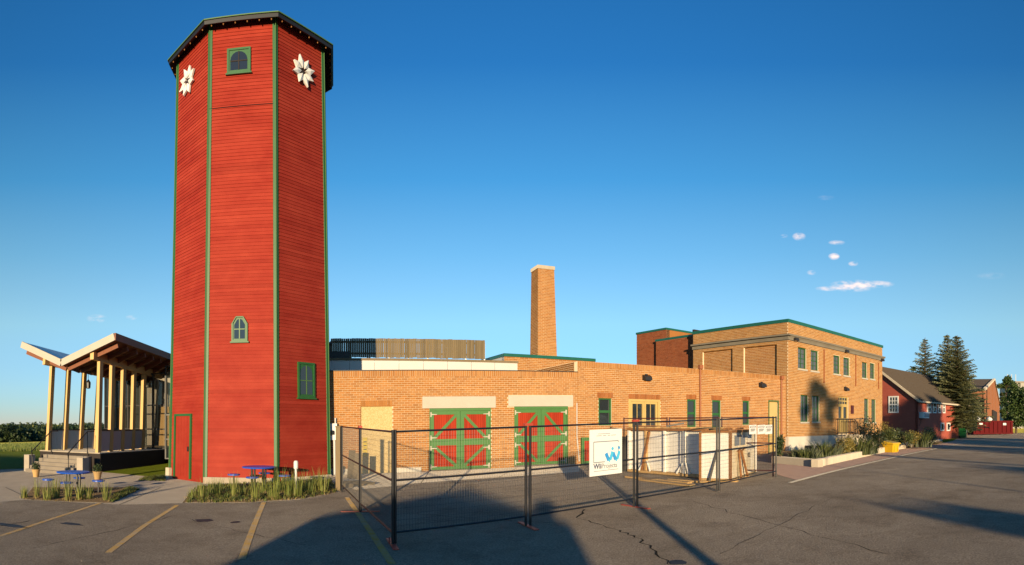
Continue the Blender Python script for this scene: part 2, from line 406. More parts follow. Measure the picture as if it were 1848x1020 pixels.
# paved footpath along the planter and its concrete edge strip
pathP = [q(1395, 855), q(1440, 868), q(1530, 843), q(1640, 818), q(1745, 797.5), q(1712, 795.5), q(1660, 801), q(1600, 815), q(1480, 842), q(1400, 834)]
sheet('footpath', [tuple(p) for p in pathP], .006, 'paver', cell=.9)
def ribbon(name, pts, wid, lift, material, parent=None, jitter=0.0):
    b = MB(); P = [Vector((p[0], p[1], 0)) for p in pts]; Q = []
    for i in range(len(P) - 1):
        k = max(1, int((P[i + 1] - P[i]).length / .5))
        Q += [P[i].lerp(P[i + 1], j / k) for j in range(k)]
    Q.append(P[-1])
    for i, p in enumerate(Q):
        d = (Q[min(i + 1, len(Q) - 1)] - Q[max(i - 1, 0)]).normalized(); n = Vector((-d.y, d.x, 0))
        if jitter: p = p + n * RND.uniform(-jitter, jitter)
        ww = wid / 2 * (RND.uniform(.3, 1.5) if jitter else 1)
        for s in (-1, 1):
            c = p + n * ww * s; b.v.append(Vector((c.x, c.y, G(c.x, c.y) + lift)))
    for i in range(len(Q) - 1): b.f.append((2 * i, 2 * i + 1, 2 * i + 3, 2 * i + 2))
    o = b.build(name, material, parent)
    if parent is None: o['kind'] = 'structure'
    return o
ribbon('path_edge_strip', [q(1425, 872), q(1530, 845), q(1640, 820), q(1750, 797.5)], .16, .011, 'line_white')
for pts in ([q(182, 908), q(90, 938), q(0, 968)], [q(320, 912), q(262, 948), q(195, 998)], [q(476, 907), q(458, 950), q(436, 1010)], [q(626, 898), q(662, 950), q(708, 1019)]):
    ribbon('parking_line', pts, .115, .004, 'line_yellow', lot)
def wander(a, b, n, amp):
    a, b = Vector(a), Vector(b); d = (b - a); nn = Vector((-d.y, d.x)).normalized()
    return [a + d * (i / n) + nn * RND.uniform(-amp, amp) * (0 < i < n) for i in range(n + 1)]
for a, b, n, amp, wd in ((q(1040, 935), q(1120, 958), 8, .05, .02), (q(1055, 920), q(1040, 935), 4, .05, .04), (q(1120, 958), q(1175, 985), 10, .07, .03), (q(1175, 985), q(1205, 1019), 6, .05, .028),
                     (q(700, 952), q(1030, 900), 14, .05, .012), (q(0, 950), q(55, 940), 5, .04, .04), (q(1250, 905), q(1600, 1000), 18, .08, .010), (q(1000, 880), q(1190, 905), 8, .03, .010),
                     (q(330, 935), q(560, 985), 14, .06, .010), (q(60, 990), q(320, 930), 14, .05, .012), (q(1300, 1000), q(1500, 900), 16, .06, .010), (q(720, 925), q(1020, 945), 12, .04, .012)):
    ribbon('crack', wander(a, b, n, amp), wd, .004, 'crack', lot, jitter=.012)
for (px, py, a, b) in ((368, 940, .22, .09), (128, 946, .3, .06), (20, 949, .5, .06), (425, 943, .1, .06), (1225, 1016, .14, .06)):
    c = gnd(px, py); poly = [(c.x + a * math.cos(i * .52) * RND.uniform(.7, 1.2), c.y + b * 2 * math.sin(i * .52) * RND.uniform(.7, 1.2)) for i in range(12)]
    sheet('tar_patch', poly, .004, 'tar', lot)
b = MB()
for k in range(34):
    c = gnd(RND.uniform(60, 1800), RND.uniform(880, 1015)); r = RND.uniform(.004, .011)
    b.lathe((c.x, c.y, c.z), [(r, 0), (r * .9, r * .7), (r * .3, r)], 5)
o = b.build('pebbles', 'concrete'); o['kind'] = 'stuff'; o['label'] = 'small pale stones scattered over the asphalt'; o['category'] = 'pebbles'
# slab joints of the apron and walk
for a, c in ((q(690, 872), q(640, 868)), (q(760, 872), (-3.0, 20.9)), (q(900, 862), (.2, 21.9)), (q(640, 884), q(1040, 853))):
    ribbon('slab_joint', [a, c], .02, .009, 'crack', lot)
for (a, c) in ((q(215, 911), q(290, 880)), (q(330, 908), q(352, 880)), (q(60, 903), q(10, 880)), (q(0, 884), q(300, 884))):
    ribbon('slab_joint', [a, c], .02, .002, 'crack', walk)

# ---------------------------------------------------------------- brickwork
def brick_cells(f, s0, s1, t0, t1, holes, L=.206, H=.079, J=.012, phase=0.0):
    out = []; k = 0; t = t0
    while t + H * .3 < t1:
        th = min(t + H - J, t1)
        free = [(s0, s1)]
        for (a, b2, c, d) in holes:
            if c < t + H * .5 < d:
                nf = []
                for (x, y) in free:
                    if b2 <= x or a >= y: nf.append((x, y)); continue
                    if a > x: nf.append((x, a))
                    if b2 < y: nf.append((b2, y))
                free = nf
        for (x, y) in free:
            off = (L / 2 if k % 2 else 0) + phase
            i = math.floor((x - off) / L)
            while off + i * L < y:
                a = max(off + i * L, x); e = min(off + (i + 1) * L - J, y)
                if e - a > .03: out.append((a, e, t, th))
                i += 1
        t += H; k += 1
    return out
def brickwork(name, f, s0, s1, t0, t1, holes, parent, material='brick', mortar='mortar', depth=.3, proud=.008, single=None, L=.206, H=.079, soldier=None):
    """mortar core with real openings, then each brick proud of it"""
    xs = sorted({s0, s1} | {min(max(v, s0), s1) for h in holes for v in h[:2]}); ts = sorted({t0, t1} | {min(max(v, t0), t1) for h in holes for v in h[2:]})
    core = MB()
    for i in range(len(xs) - 1):
        for j in range(len(ts) - 1):
            cs, ct = (xs[i] + xs[i + 1]) / 2, (ts[j] + ts[j + 1]) / 2
            if any(h[0] < cs < h[1] and h[2] < ct < h[3] for h in holes): continue
            core.box(f, xs[i], xs[i + 1], -depth, 0, ts[j], ts[j + 1])
    core.build('wall', mortar, parent)
    cells = brick_cells(f, s0, s1, t0, t1 - (.21 if soldier else 0), holes, L, H)
    if soldier:
        s = s0
        while s < s1 - .04: cells.append((s, min(s + .069, s1), t1 - .205, t1 - .004)); s += .081
    def jit(): return proud + RND.uniform(-.003, .004)
    chosen = set()
    if single:
        n, (cs, ct) = single
        order = sorted(range(len(cells)), key=lambda i: (cells[i][0] - cs) ** 2 + (cells[i][2] - ct) ** 2)
        full = [i for i in order if abs(cells[i][1] - cells[i][0] - (L - .012)) < .001][:n]; chosen = set(full)
        me = None
        base = MB(); fl = Fr((0, 0, 0), 0); base.box(fl, -(L - .012) / 2, (L - .012) / 2, -.05, 0, 0, H - .012)
        base.v = [v + parent.location for v in base.v]
        bo = base.build('brick', material, parent); me = bo.data
        for k, i in enumerate(full):
            c = cells[i]; o = bo if k == 0 else bo.copy()
            if k: COL.objects.link(o)
            o.location = f.p((c[0] + c[1]) / 2, jit(), c[2]) - parent.location; o.rotation_euler = (0, -math.atan(f.slope), f.a)
    b = MB()
    for i, c in enumerate(cells):
        if i in chosen: continue
        n1 = jit()
        p = [f.p(c[0], n1, c[2]), f.p(c[1], n1, c[2]), f.p(c[1], n1, c[3]), f.p(c[0], n1, c[3]), f.p(c[0], -.01, c[2]), f.p(c[1], -.01, c[2]), f.p(c[1], -.01, c[3]), f.p(c[0], -.01, c[3])]
        b.add(p, [(0, 1, 2, 3), (4, 0, 3, 7), (1, 5, 6, 2), (3, 2, 6, 7), (4, 5, 1, 0)])
    b.build('brickwork', material, parent, kind='stuff')
def window(f, rect, parent, fm='green', cols=1, rows=2, fw=.06, depth=.10, glass='glass', sill=None, name='window', mw=.022, arch=False):
    s0, s1, t0, t1 = rect; b = MB()
    b.box(f, s0, s0 + fw, -depth - .05, -depth + .05, t0, t1); b.box(f, s1 - fw, s1, -depth - .05, -depth + .05, t0, t1)
    b.box(f, s0 + fw, s1 - fw, -depth - .05, -depth + .05, t0, t0 + fw); b.box(f, s0 + fw, s1 - fw, -depth - .05, -depth + .05, t1 - fw, t1)
    a0, a1, c0, c1 = s0 + fw, s1 - fw, t0 + fw, t1 - fw
    for i in range(1, cols): x = a0 + (a1 - a0) * i / cols; b.box(f, x - mw / 2, x + mw / 2, -depth - .02, -depth + .03, c0, c1)
    for j in range(1, rows):
        y = c0 + (c1 - c0) * j / rows; ww = mw * (2.0 if (rows % 2 == 0 and j == rows // 2) else 1)
        b.box(f, a0, a1, -depth - .02, -depth + .034, y - ww / 2, y + ww / 2)
    wo_ = b.build(name, fm, parent)
    for i in range(cols):
        for j in range(rows):
            g_ = MB(); x0, x1 = a0 + (a1 - a0) * i / cols, a0 + (a1 - a0) * (i + 1) / cols; y0, y1 = c0 + (c1 - c0) * j / rows, c0 + (c1 - c0) * (j + 1) / rows
            tl = RND.uniform(-.006, .006)
            g_.add([f.p(x0, -depth + tl, y0), f.p(x1, -depth - tl, y0), f.p(x1, -depth - tl, y1), f.p(x0, -depth + tl, y1), f.p(x0, -depth - .012, y0), f.p(x1, -depth - .012, y0), f.p(x1, -depth - .012, y1), f.p(x0, -depth - .012, y1)],
                   [(0, 1, 2, 3), (7, 6, 5, 4)])
            g_.build('pane', glass, wo_)
    if sill:
        MB().box(f, s0 - .05, s1 + .05, -.1, .05, t0 - .09, t0).build('sill', sill, wo_)
    return wo_
def wall_light(f, px, py, label, grp='black wall lights on the brick walls'):
    s, t = f.s(px), f.t(px, py); c = f.p(s, 0, t)
    o = thing('wall_light', c, label, 'wall light', grp)
    MB().add([f.p(s + a, n, t + h) for (a, n, h) in ((-.2, .01, -.11), (.2, .01, -.11), (.2, .01, .12), (-.2, .01, .12), (-.17, .24, -.11), (.17, .24, -.11), (.17, .20, .03), (-.17, .20, .03))],
             [(4, 5, 6, 7), (0, 3, 2, 1), (7, 6, 2, 3), (0, 1, 5, 4), (1, 2, 6, 5), (0, 4, 7, 3)]).build('housing', 'dark_metal', o)
    MB().box(f, s - .13, s + .13, .04, .2, t - .125, t - .112).build('lens', 'glass', o)
    MB().box(f, s - .07, s + .07, 0.004, .03, t + .12, t + .16).build('bracket', 'dark_metal', o)
    return o

# ---------------------------------------------------------------- the garage wall with the red doors
AL, AR = Vector((-6.54, 20.0)), Vector((2.60, 22.98))
fA = between(AL, AR, 0.10, .0152)
HA = 3.84                                          # top of the parapet above fA.o.z
gar = thing('garage_building', (AL.x, AL.y, .1), 'low buff brick garage with two red and green barn doors under pale lintels', 'garage')
d1 = fA.rect(775, 736, 886, 852); d2 = fA.rect(928, 733, 1025, 841); ob = fA.rect(651, 733, 708, 860)
d1 = (d1[0], d1[1], .16, d1[3]); d2 = (d2[0], d2[1], .22, d2[3])
l1 = fA.rect(762, 715.5, 894.5, 734); l2 = fA.rect(917, 714, 1034, 731.5)
l1 = (l1[0], l1[1], d1[3] - .015, l1[3]); l2 = (l2[0], l2[1], d2[3] - .015, l2[3])
obh = (ob[0], ob[1], -.3, ob[3])
brickwork('garage', fA, 0, fA.L, -.3, HA, [(d1[0], d1[1], -.3, d1[3]), (d2[0], d2[1], -.3, d2[3]), l1, l2, obh], gar, 'brick', 'mortar', single=(300, (d1[0] - .3, 1.6)), soldier=True)
MB().box(fA, -.02, fA.L, -.34, .03, HA, HA + .03).build('coping', 'dark_metal', gar)
# left return wall and flat roof
fAl = Fr(fA.p(0, -4.2, 0), fA.a - math.pi / 2)
brickwork('garage', fAl, 0, 4.2 - .3, -.3, HA, [], gar, 'brick', 'mortar', soldier=True)
MB().box(fA, .1, fA.L - .1, -4.2, -.3, HA - .45, HA - .35).build('roof', 'roof_dark', gar)
for l in (l1, l2): MB().box(fA, l[0], l[1], -.25, .035, l[2], l[3]).build('lintel', 'lintel', gar, bevel=.01)
for (s0, s1) in ((fA.s(708), fA.s(760)), (fA.s(592), fA.s(640))): MB().box(fA, s0, s1, .012, .07, -.2, .30).build('foundation', 'foundation', gar)
# soldier course over the boarded opening, boards in it
b = MB(); s = ob[0]
while s < ob[1] - .05: b.box(fA, s, s + .07, -.05, .016, ob[3], ob[3] + .21); s += .082
b.build('arch_course', 'brick', gar)
bd = MB().box(fA, ob[0], ob[1], -.09, -.055, -.25, ob[3]).build('board', 'osb', gar); bd['label'] = 'weathered strand board nailed over a doorway'
MB().box(fA, ob[0] + .02, ob[1] - .02, -.055, -.05, (ob[3]) * .53, ob[3] * .53 + .006).build('board_seam', 'crack', bd)
nt_ = fA.rect(655, 790, 663, 824); nb = MB().box(fA, nt_[0], nt_[1], -.05, -.045, nt_[2], nt_[3]).build('notice', 'notice_yellow', bd)
for k in range(4):
    tt = nt_[2] + (nt_[3] - nt_[2]) * (.15 + .2 * k); MB().box(fA, nt_[0] + .02, nt_[1] - .02, -.045, -.0435, tt, tt + .035).build('notice_line', 'ink_black', bd)
def barn_door(d, handed):
    s0, s1, t0, t1 = d; fr = .14; D = -.06
    jm = MB(); jm.box(fA, s0, s0 + .03, -.14, -.002, t0, t1 - .016); jm.box(fA, s1 - .03, s1, -.14, -.002, t0, t1 - .016); jm.box(fA, s0 + .03, s1 - .03, -.14, -.01, t1 - .11, t1 - .016)
    jm.build('door_frame', 'door_green', gar)
    sm = (s0 + s1) / 2; t1 -= .11
    for side, (a, e) in enumerate(((s0 + .035, sm - .006), (sm + .006, s1 - .035))):
        leaf = MB().box(fA, a, e, D - .06, D - .045, t0 + .02, t1).build('garage_door', 'door_red', gar)
        n = 13; ww = (e - a) / n
        for i in range(n):
            MB().box(fA, a + ww * i + .003, a + ww * (i + 1) - .003, D - .045, D - .02 + RND.uniform(-.002, .002), t0 + .02, t1 - .004).build('plank', 'door_red', leaf)
        mid = t0 + (t1 - t0) * .47; z = D - .018
        for (u0, u1, v0, v1) in ((a, a + fr, t0 + .02, t1), (e - fr, e, t0 + .02, t1)): MB().box(fA, u0, u1, z, z + .03, v0, v1 - .002).build('stile', 'door_green', leaf)
        for (v0, v1) in ((t1 - .14, t1 - .006), (mid - .12, mid + .12), (t0 + .022, t0 + .13)): MB().box(fA, a + fr, e - fr, z, z + .028, v0, v1).build('rail', 'door_green', leaf)
        def brace(p0, p1):
            (u0, v0), (u1, v1) = p0, p1; L = math.hypot(u1 - u0, v1 - v0); nx, ny = -(v1 - v0) / L * .055, (u1 - u0) / L * .055
            MB().prism(fA, [(u0 - nx, v0 - ny), (u1 - nx, v1 - ny), (u1 + nx, v1 + ny), (u0 + nx, v0 + ny)], z, z + .024).build('brace', 'door_green', leaf)
        i0, i1 = (a + fr, e - fr) if side == 0 else (e - fr, a + fr)      # hinge side first
        brace((i0, mid + .13), (i1, t1 - .15)); brace((i0, mid - .13), (i1, t0 + .14))
        hs = a if side == 0 else e; sg = 1 if side == 0 else -1
        for v in (t1 - .13, mid + .17, mid - .22, t0 + .13):
            b = MB(); b.prism(fA, [(hs + sg * x, v + y) for x, y in ((-.01, -.09), (.05, -.09), (.06, -.02), (.25, -.012), (.25, .012), (.06, .02), (.05, .09), (-.01, .09))][::sg], z + .031, z + .037)
            b.build('hinge', 'lintel', leaf)
    MB().box(fA, s0, s1, -.2, .05, t0 - .3, t0 + .006).build('threshold', 'concrete_dark', gar)
barn_door(d1, 0); barn_door(d2, 1)
MB().tube([fA.p(fA.L - .05, .05, 2.62), fA.p(fA.L - .05, .05, 1.3), fA.p(fA.L + .05, .06, .3)], .022).build('drain_pipe', 'white_metal', gar)

# ---------------------------------------------------------------- the long brick wing
Cn = at(1422, 765, 30.4); Cn = Vector((Cn.x, Cn.y))
fB = between(AR, (13.78, 27.1), 0.30)
HB = 4.23
wing = thing('brick_wing', (AR.x, AR.y, .3), 'long single storey brick wing with green windows and a yellow glazed double door', 'building')
wr = [fB.rect(*r) for r in ((1080, 718, 1104, 768), (1240, 721, 1256.5, 771), (1285, 722.5, 1301, 773), (1340, 723.5, 1352.5, 767))]
yd = fB.rect(1134, 721, 1191, 790); td = fB.rect(1388, 725, 1403.5, 800)
yd = (yd[0], yd[1], .35, yd[3]); td = (td[0], td[1], .2, td[3])
brickwork('wing', fB, .004, fB.L, -.3, HB, wr + [yd, td], wing, 'brick', 'mortar', single=(300, (2.2, 2.4)), soldier=True)
fBl = Fr(fB.p(0, -6, 0), fB.a - math.pi / 2)
brickwork('wing', fBl, 0, 5.7, 3.2, HB, [], wing, 'brick', 'mortar')
MB().box(fB, .1, fB.L - .1, -6, -.3, HB - .5, HB - .4).build('roof', 'roof_dark', wing)
for r in wr[:]:
    window(fB, r, wing, 'green', 1, 2, .075, .1, mw=.05)
    b = MB(); s = r[0] - .05
    while s < r[1]: b.box(fB, s, s + .07, -.05, .017, r[3] + .004, r[3] + .21); s += .082
    b.build('arch_course', 'brick_warm', wing)
b = MB(); s = yd[0]
while s < yd[1]: b.box(fB, s, s + .07, -.05, .017, yd[3] + .004, yd[3] + .21); s += .082
b.build('arch_course', 'brick_warm', wing)
b = MB(); b.box(fB, yd[0], yd[0] + .12, -.15, .02, yd[2], yd[3]); b.box(fB, yd[1] - .12, yd[1], -.15, .02, yd[2], yd[3]); b.box(fB, yd[0] + .12, yd[1] - .12, -.15, .018, yd[3] - .1, yd[3])
b.build('door_frame', 'yellow_door', wing)
ym = (yd[0] + yd[1]) / 2
for (a, e) in ((yd[0] + .125, ym - .004), (ym + .004, yd[1] - .125)):
    lf = window(fB, (a, e, yd[2], yd[3] - .105), wing, 'yellow_door', 2, 3, .09, .07, name='double_door')
    MB().box(fB, a + .1, e - .1, -.1, -.01, yd[2] + .05, yd[2] + .75).build('door_panel', 'yellow_door', lf)
    MB().box(fB, e - .1, e - .06, -.02, .04, yd[2] + .9, yd[2] + 1.05).build('handle', 'dark_metal', lf)
b = MB().box(fB, td[0], td[1], -.14, -.06, td[2], td[3] - .003); dob = b.build('door', 'tan_door', wing)
for k in range(3):
    t0 = td[2] + .2 + .62 * k; MB().box(fB, td[0] + .1, td[1] - .1, -.06, -.045, t0, t0 + .5).build('door_panel', 'yellow_door', dob)
b = MB(); b.box(fB, td[0] - .06, td[0], -.1, .02, td[2], td[3] + .06); b.box(fB, td[1], td[1] + .06, -.1, .022, td[2], td[3] + .06); b.box(fB, td[0], td[1], -.1, .018, td[3], td[3] + .06); b.build('door_frame', 'green', wing)
for px, top in ((1262.5, 4.25), (1409, 4.05)):
    s = fB.s(px); MB().tube([fB.p(s, .06, top), fB.p(s, .06, .1)], .045).build('downspout', 'rust_pipe', wing)
    MB().box(fB, s - .1, s + .1, .015, .16, top - .02, top + .16).build('rain_head', 'rust_pipe', wing)
wall_light(fB, 1166, 682, 'black wall light above the yellow double door')
wall_light(fB, 1374, 695, 'black wall light beside the tan door of the long wing')

# ---------------------------------------------------------------- the two storey brick block
off = Vector((Cn.x, Cn.y)); AF = math.radians(29)
HT = 7.40; zF = .25
fF = Fr((Cn.x, Cn.y, zF), AF); LF = 11.8
fS = Fr(fF.p(0, -6.75, 0), AF - math.pi / 2); LS = 6.75      # side wall, left to right
two = thing('brick_block', (Cn.x, Cn.y, zF), 'two storey buff brick block with stone cornice and green coping behind planted beds', 'building')
up = [(1440, 628, 1455.5, 666), (1463, 633, 1477, 669.5), (1504, 642, 1516, 675), (1522, 646, 1533.5, 678), (1555.5, 653.5, 1565, 682.5), (1570, 656, 1578.5, 684)]
lowr = [(1444.5, 713, 1458.5, 761.5), (1465.5, 714.5, 1479, 761), (1559.5, 720, 1567.5, 762), (1572.5, 721, 1580.5, 762)]
ur = [fF.rect(*r) for r in up]; lr = [fF.rect(*r) for r in lowr]; dr = fF.rect(1513, 716.5, 1531.5, 783)
HTF = HT - zF
brickwork('block', fF, .012, LF, -.3, HTF - .05, ur + lr + [dr], two, 'brick_buff', 'mortar', L=.24, H=.085, depth=.35)
pan = [(fS.s(1268), fS.s(1322), 1.0, fS.t(1300, 632)), (fS.s(1342), fS.s(1402), 1.0, fS.t(1372, 624))]
brickwork('block', fS, 0, LS - .001, -.3, HTF - .05, [(a, b_, 2.6, d) for (a, b_, c, d) in pan], two, 'brick_buff', 'mortar', L=.24, H=.085, depth=.12)
brickwork('block', Fr(fS.p(0, -.12, 0), fS.a), 0.2, LS - .4, 2.6, HTF - .8, [], two, 'brick', 'mortar', L=.24, H=.085, depth=.2)
fR = Fr(fF.p(LF, 0, 0), AF + math.pi / 2)
MB().box(fR, 0.02, 6.7, -.3, 0, -.3, HTF - .05).build('wall', 'brick_shaded', two)
MB().box(fF, .1, LF - .1, -6.7, -.35, HTF - .4, HTF - .3).build('roof', 'roof_dark', two)
b = MB(); b.box(fF, -.05, LF + .05, -.4, .06, HTF - .05, HTF + .12); b.box(fS, -.02, LS - .37, -.4, .058, HTF - .05, HTF + .118); b.build('coping', 'coping_green', two)
zc = fF.t(1424, 609) - .02
b = MB()
b.prism(Fr(fF.p(0, 0, 0), AF - math.pi / 2), [(0, zc - .12), (.09, zc - .12), (.09, zc), (.2, zc + .08), (.24, zc + .08), (.24, zc + .17), (0, zc + .2)], -LF - .05, 0)
co = b.build('cornice', 'concrete_dark', two)
b = MB(); b.box(fS, 0, LS + .24, .009, .24, zc + .08, zc + .17); b.box(fS, 0, LS + .1, .009, .1, zc - .12, zc + .08); b.build('cornice', 'concrete_dark', two)
for r in ur + lr: window(fF, r, two, 'green', 2, 4, .055, .12, sill='lintel', mw=.02, glass='glass_pale')
for px, y0, y1 in ((1486.5, 631, 692), (1543.8, 641, 697), (1585, 655, 702)):
    s = fF.s(px); MB().box(fF, s - .03, s + .03, -.01, .05, fF.t(px, y1), fF.t(px, y0)).build('recess_shade', 'brick_shaded', two)  # dark red strips painted for the shading at the bay recesses
# entrance: transom and two leaves
window(fF, (dr[0], dr[1], dr[3] - .5, dr[3]), two, 'yellow_door', 4, 2, .06, .12, name='transom', mw=.03)
sm = (dr[0] + dr[1]) / 2
for (a, e) in ((dr[0], sm - .004), (sm + .004, dr[1])):
    lf = window(fF, (a, e, dr[2], dr[3] - .505), two, 'yellow_door', 1, 2, .1, .12, name='entrance_door')
    MB().box(fF, a + .06, e - .06, -.14, -.06, dr[2] + .03, dr[2] + .95).build('door_panel', 'yellow_door', lf)
MB().box(fF, fF.s(1535), fF.s(1539.5), .012, .06, fF.t(1537, 747), fF.t(1537, 732)).build('plaque', 'maroon_metal', two)
# white rendered basement
sE = fF.s(1511); zt = fF.t(1440, 788)
fd = MB(); fd.box(fF, -.04, sE, .015, .1, -.3, zt); fd.box(fS, LS - 1.2, LS + .1, .015, .098, -.3, zt - .01); fd.build('foundation', 'foundation', two)
for (x0, x1) in ((1449, 1463), (1470, 1476)):
    bw = fF.rect(x0, 804, x1, 826); window(Fr(fF.p(0, .2, 0), AF), bw, two, 'dark_metal', 2, 1, .04, .05, name='basement_window')
for px, py, l in ((1433, 611.5, 'black wall light under the cornice above the corner windows of the two storey block'), (1525, 633, 'black wall light under the cornice midway along the two storey block'),
                  (1525.5, 702, 'black wall light over the yellow entrance doors'), (1589.5, 649, 'black wall light at the far end of the cornice by the red house')):
    wall_light(fF, px, py, l)
# landing, steps and railing at the entrance
st = thing('entrance_steps', fF.p((dr[0] + dr[1]) / 2, .6, 0), 'concrete landing and steps with dark railing at the yellow entrance', 'steps')
tl_ = dr[2] - .04
MB().box(fF, dr[0] - .5, dr[1] + .4, .11, 1.5, -.3, tl_).build('landing', 'concrete', st)
for k in range(5): MB().box(fF, dr[1] + .4 + .3 * k, dr[1] + .7 + .3 * k, .12, 1.45, -.3, tl_ - .2 * (k + 1)).build('step', 'concrete', st)
for n in (.2, 1.42):
    rl = MB(); s0, s1 = dr[0] - .45, dr[1] + .4
    for h in (.95, .1): rl.tube([fF.p(s0, n, tl_ + h), fF.p(s1, n, tl_ + h), fF.p(s1 + 1.6, n, tl_ + h - 1.05)], .025, 6)
    for k in range(5): x = s0 + (s1 - s0) * k / 4; rl.tube([fF.p(x, n, tl_), fF.p(x, n, tl_ + .95)], .022, 6)
    for k in range(4): x = s1 + 1.6 * (k + 1) / 4; rl.tube([fF.p(x, n, tl_ - 1.05 * (k + 1) / 4), fF.p(x, n, tl_ + .95 - 1.05 * (k + 1) / 4)], .022, 6)
    for k in range(16): x = s0 + (s1 - s0) * k / 15; rl.tube([fF.p(x, n, tl_ + .1), fF.p(x, n, tl_ + .95)], .009, 4)
    rl.build('railing', 'black_metal', st)

# rear blocks of the same building, seen over the wing
rear = thing('rear_block', fS.p(-1, 0, 0), 'brick rear block coloured darker as less sunlit, with green coping stepping back behind the long wing', 'building')
fW = Fr(fS.p(-5.2, -.55, 0), fS.a)
sW = fW.s(1184); hW = fW.t(1216, 612)
brickwork('rear', fW, sW, 5.2, 3.4, hW, [], rear, 'brick_shaded', 'mortar_shaded', L=.25, H=.09, depth=.3)
MB().box(fW, sW - .04, 5.2, -.35, .05, hW, hW + .13).build('coping', 'coping_green', rear)
MB().box(fW, 5.08, 5.22, -.3, .5, 3.4, hW + .3).build('downspout', 'soffit', rear)  # dark box standing in for the shaded gap between the blocks, no pipe
K = fW.p(sW + .02, -.32, 0)
fT1 = Fr(K, fS.a); hT1 = fT1.t(1185, 598)
fTl = Fr(fT1.p(-4.3, 0, 0), fS.a); 
sT0 = fT1.s(1149)
brickwork('rear', fT1, sT0, .6, 3.4, hT1, [], rear, 'brick_shaded', 'mortar_shaded', L=.25, H=.09)
MB().box(fT1, sT0 - .04, .62, -.35, .05, hT1, hT1 + .13).build('coping', 'coping_green', rear)
fT2 = Fr(fT1.p(.6, 0, 0), fF.a); hT2 = hT1
MB().box(fT2, 0.02, 5.5, -.3, 0, 3.4, hT2).build('wall', 'brick', rear)
MB().box(fT2, 0.03, 5.5, -.35, .04, hT2 + .002, hT2 + .128).build('coping', 'coping_green', rear)

# ---------------------------------------------------------------- things on the roofs behind the garage
rb = between(at(586, 700, 24.6).to_2d(), at(934, 700, 25.8).to_2d(), 3.6)
white_top = thing('roof_parapet', rb.o, 'white metal panel parapet with brown cap behind the garage roof', 'parapet')
tp = rb.t(760, 651.5); n = 8
for i in range(n): MB().box(rb, rb.L * i / n + .006, rb.L * (i + 1) / n - .006, -.05, 0, 0, tp).build('panel', 'white_metal', white_top)
MB().box(rb, 0, rb.L, -5, -.055, 0, tp - .1).build('core', 'roof_dark', white_top)
MB().box(rb, -.03, rb.L + .03, -.3, .05, tp, tp + .09).build('cap', 'wood_grey', white_top)
rs = between(at(597, 700, 27).to_2d(), at(875, 700, 27.6).to_2d(), 0)
scr = thing('roof_screen', rs.p(0, 0, 4.8), 'long weathered wooden slat screen standing on the flat roof', 'screen')
z0, z1 = rs.t(735, 646), rs.t(735, 611.5)
n = 74
for i in range(n):
    a = rs.L * i / n; dz = RND.uniform(-.02, .02)
    MB().box(rs, a + .001, a + rs.L / n - .004 - .008 * (RND.random() < .15), 0, .03, z0 + dz, z1 + dz * .4).build('slat', 'wood_screen', scr)
for tt in (z0 + .15, z1 - .2): MB().box(rs, 0, rs.L, -.05, 0, tt, tt + .09).build('rail', 'wood_grey', scr)
for i in range(9): MB().bar(rs.p(rs.L * i / 8, -.08, z0 - .6), rs.p(rs.L * i / 8, -.08, z1 - .1), .06).build('post', 'white_metal', scr)
for i in range(8): MB().bar(rs.p(rs.L * i / 8, -.1, z0 - .05), rs.p(rs.L * (i + .5) / 8, -1.4, z0 - .3), .05).build('stay', 'white_metal', scr)
du = thing('roof_vent', at(590, 640, 26), 'dark metal roof vent box beside the slat screen', 'vent')
fv = Fr(at(583, 652, 26), .3); MB().box(fv, 0, .35, -.4, 0, 0, .75).build('duct', 'dark_metal', du); MB().box(fv, -.05, .4, -.45, .05, .75, .85).build('cap', 'dark_metal', du)
MB().box(fv, -.05, 1.2, -.9, -.45, -.3, .5).build('housing', 'dark_metal', du)
rg = between(at(910, 700, 29.5).to_2d(), at(1074, 700, 32.0).to_2d(), 3.3)
gb = thing('rear_hall', rg.o, 'brick hall with green coping rising behind the garage roof', 'building')
tg = rg.t(940, 645)
brickwork('hall', rg, 0, rg.L, 0, tg, [], gb, 'brick', 'mortar', L=.25, H=.09)
MB().box(rg, -.04, rg.L, -.4, .06, tg, tg + .16).build('coping', 'coping_green', gb)
rgl = Fr(rg.p(0, -5, 0), rg.a - math.pi / 2); MB().box(rgl, 0, 4.98, -.3, 0, 0, tg).build('wall', 'white_metal', gb); MB().box(rgl, 0, 4.9, -.35, .05, tg + .002, tg + .158).build('coping', 'coping_green', gb)
# tapered chimney: near edge at px 970
ck = at(970.5, 765, 33.0); ca = math.radians(20)
fC = Fr((ck.x, ck.y, 3.5), ca)
wb, wt, hc_ = 1.28, 1.02, at(970, 483, 33).z - 3.5
chim = thing('brick_chimney', (ck.x, ck.y, 3.5), 'tall tapered square brick chimney with a pale stone cap', 'chimney')
def cq(k, e=0.0):
    wv = wb + (wt - wb) * k; i = (wb - wt) * k / 2
    return [fC.p(i * .5 - e, -i + e, hc_ * k), fC.p(i * .5 + wv + e, -i + e, hc_ * k), fC.p(i * .5 + wv + e, -i - wv - e, hc_ * k), fC.p(i * .5 - e, -i - wv - e, hc_ * k)]
b = MB(); nC = int(hc_ / .088)
core = MB(); core.add(cq(0, -.01) + cq(1, -.01), [(0, 1, 5, 4), (1, 2, 6, 5), (2, 3, 7, 6), (3, 0, 4, 7), (4, 5, 6, 7)]); core.build('shaft', 'mortar', chim)
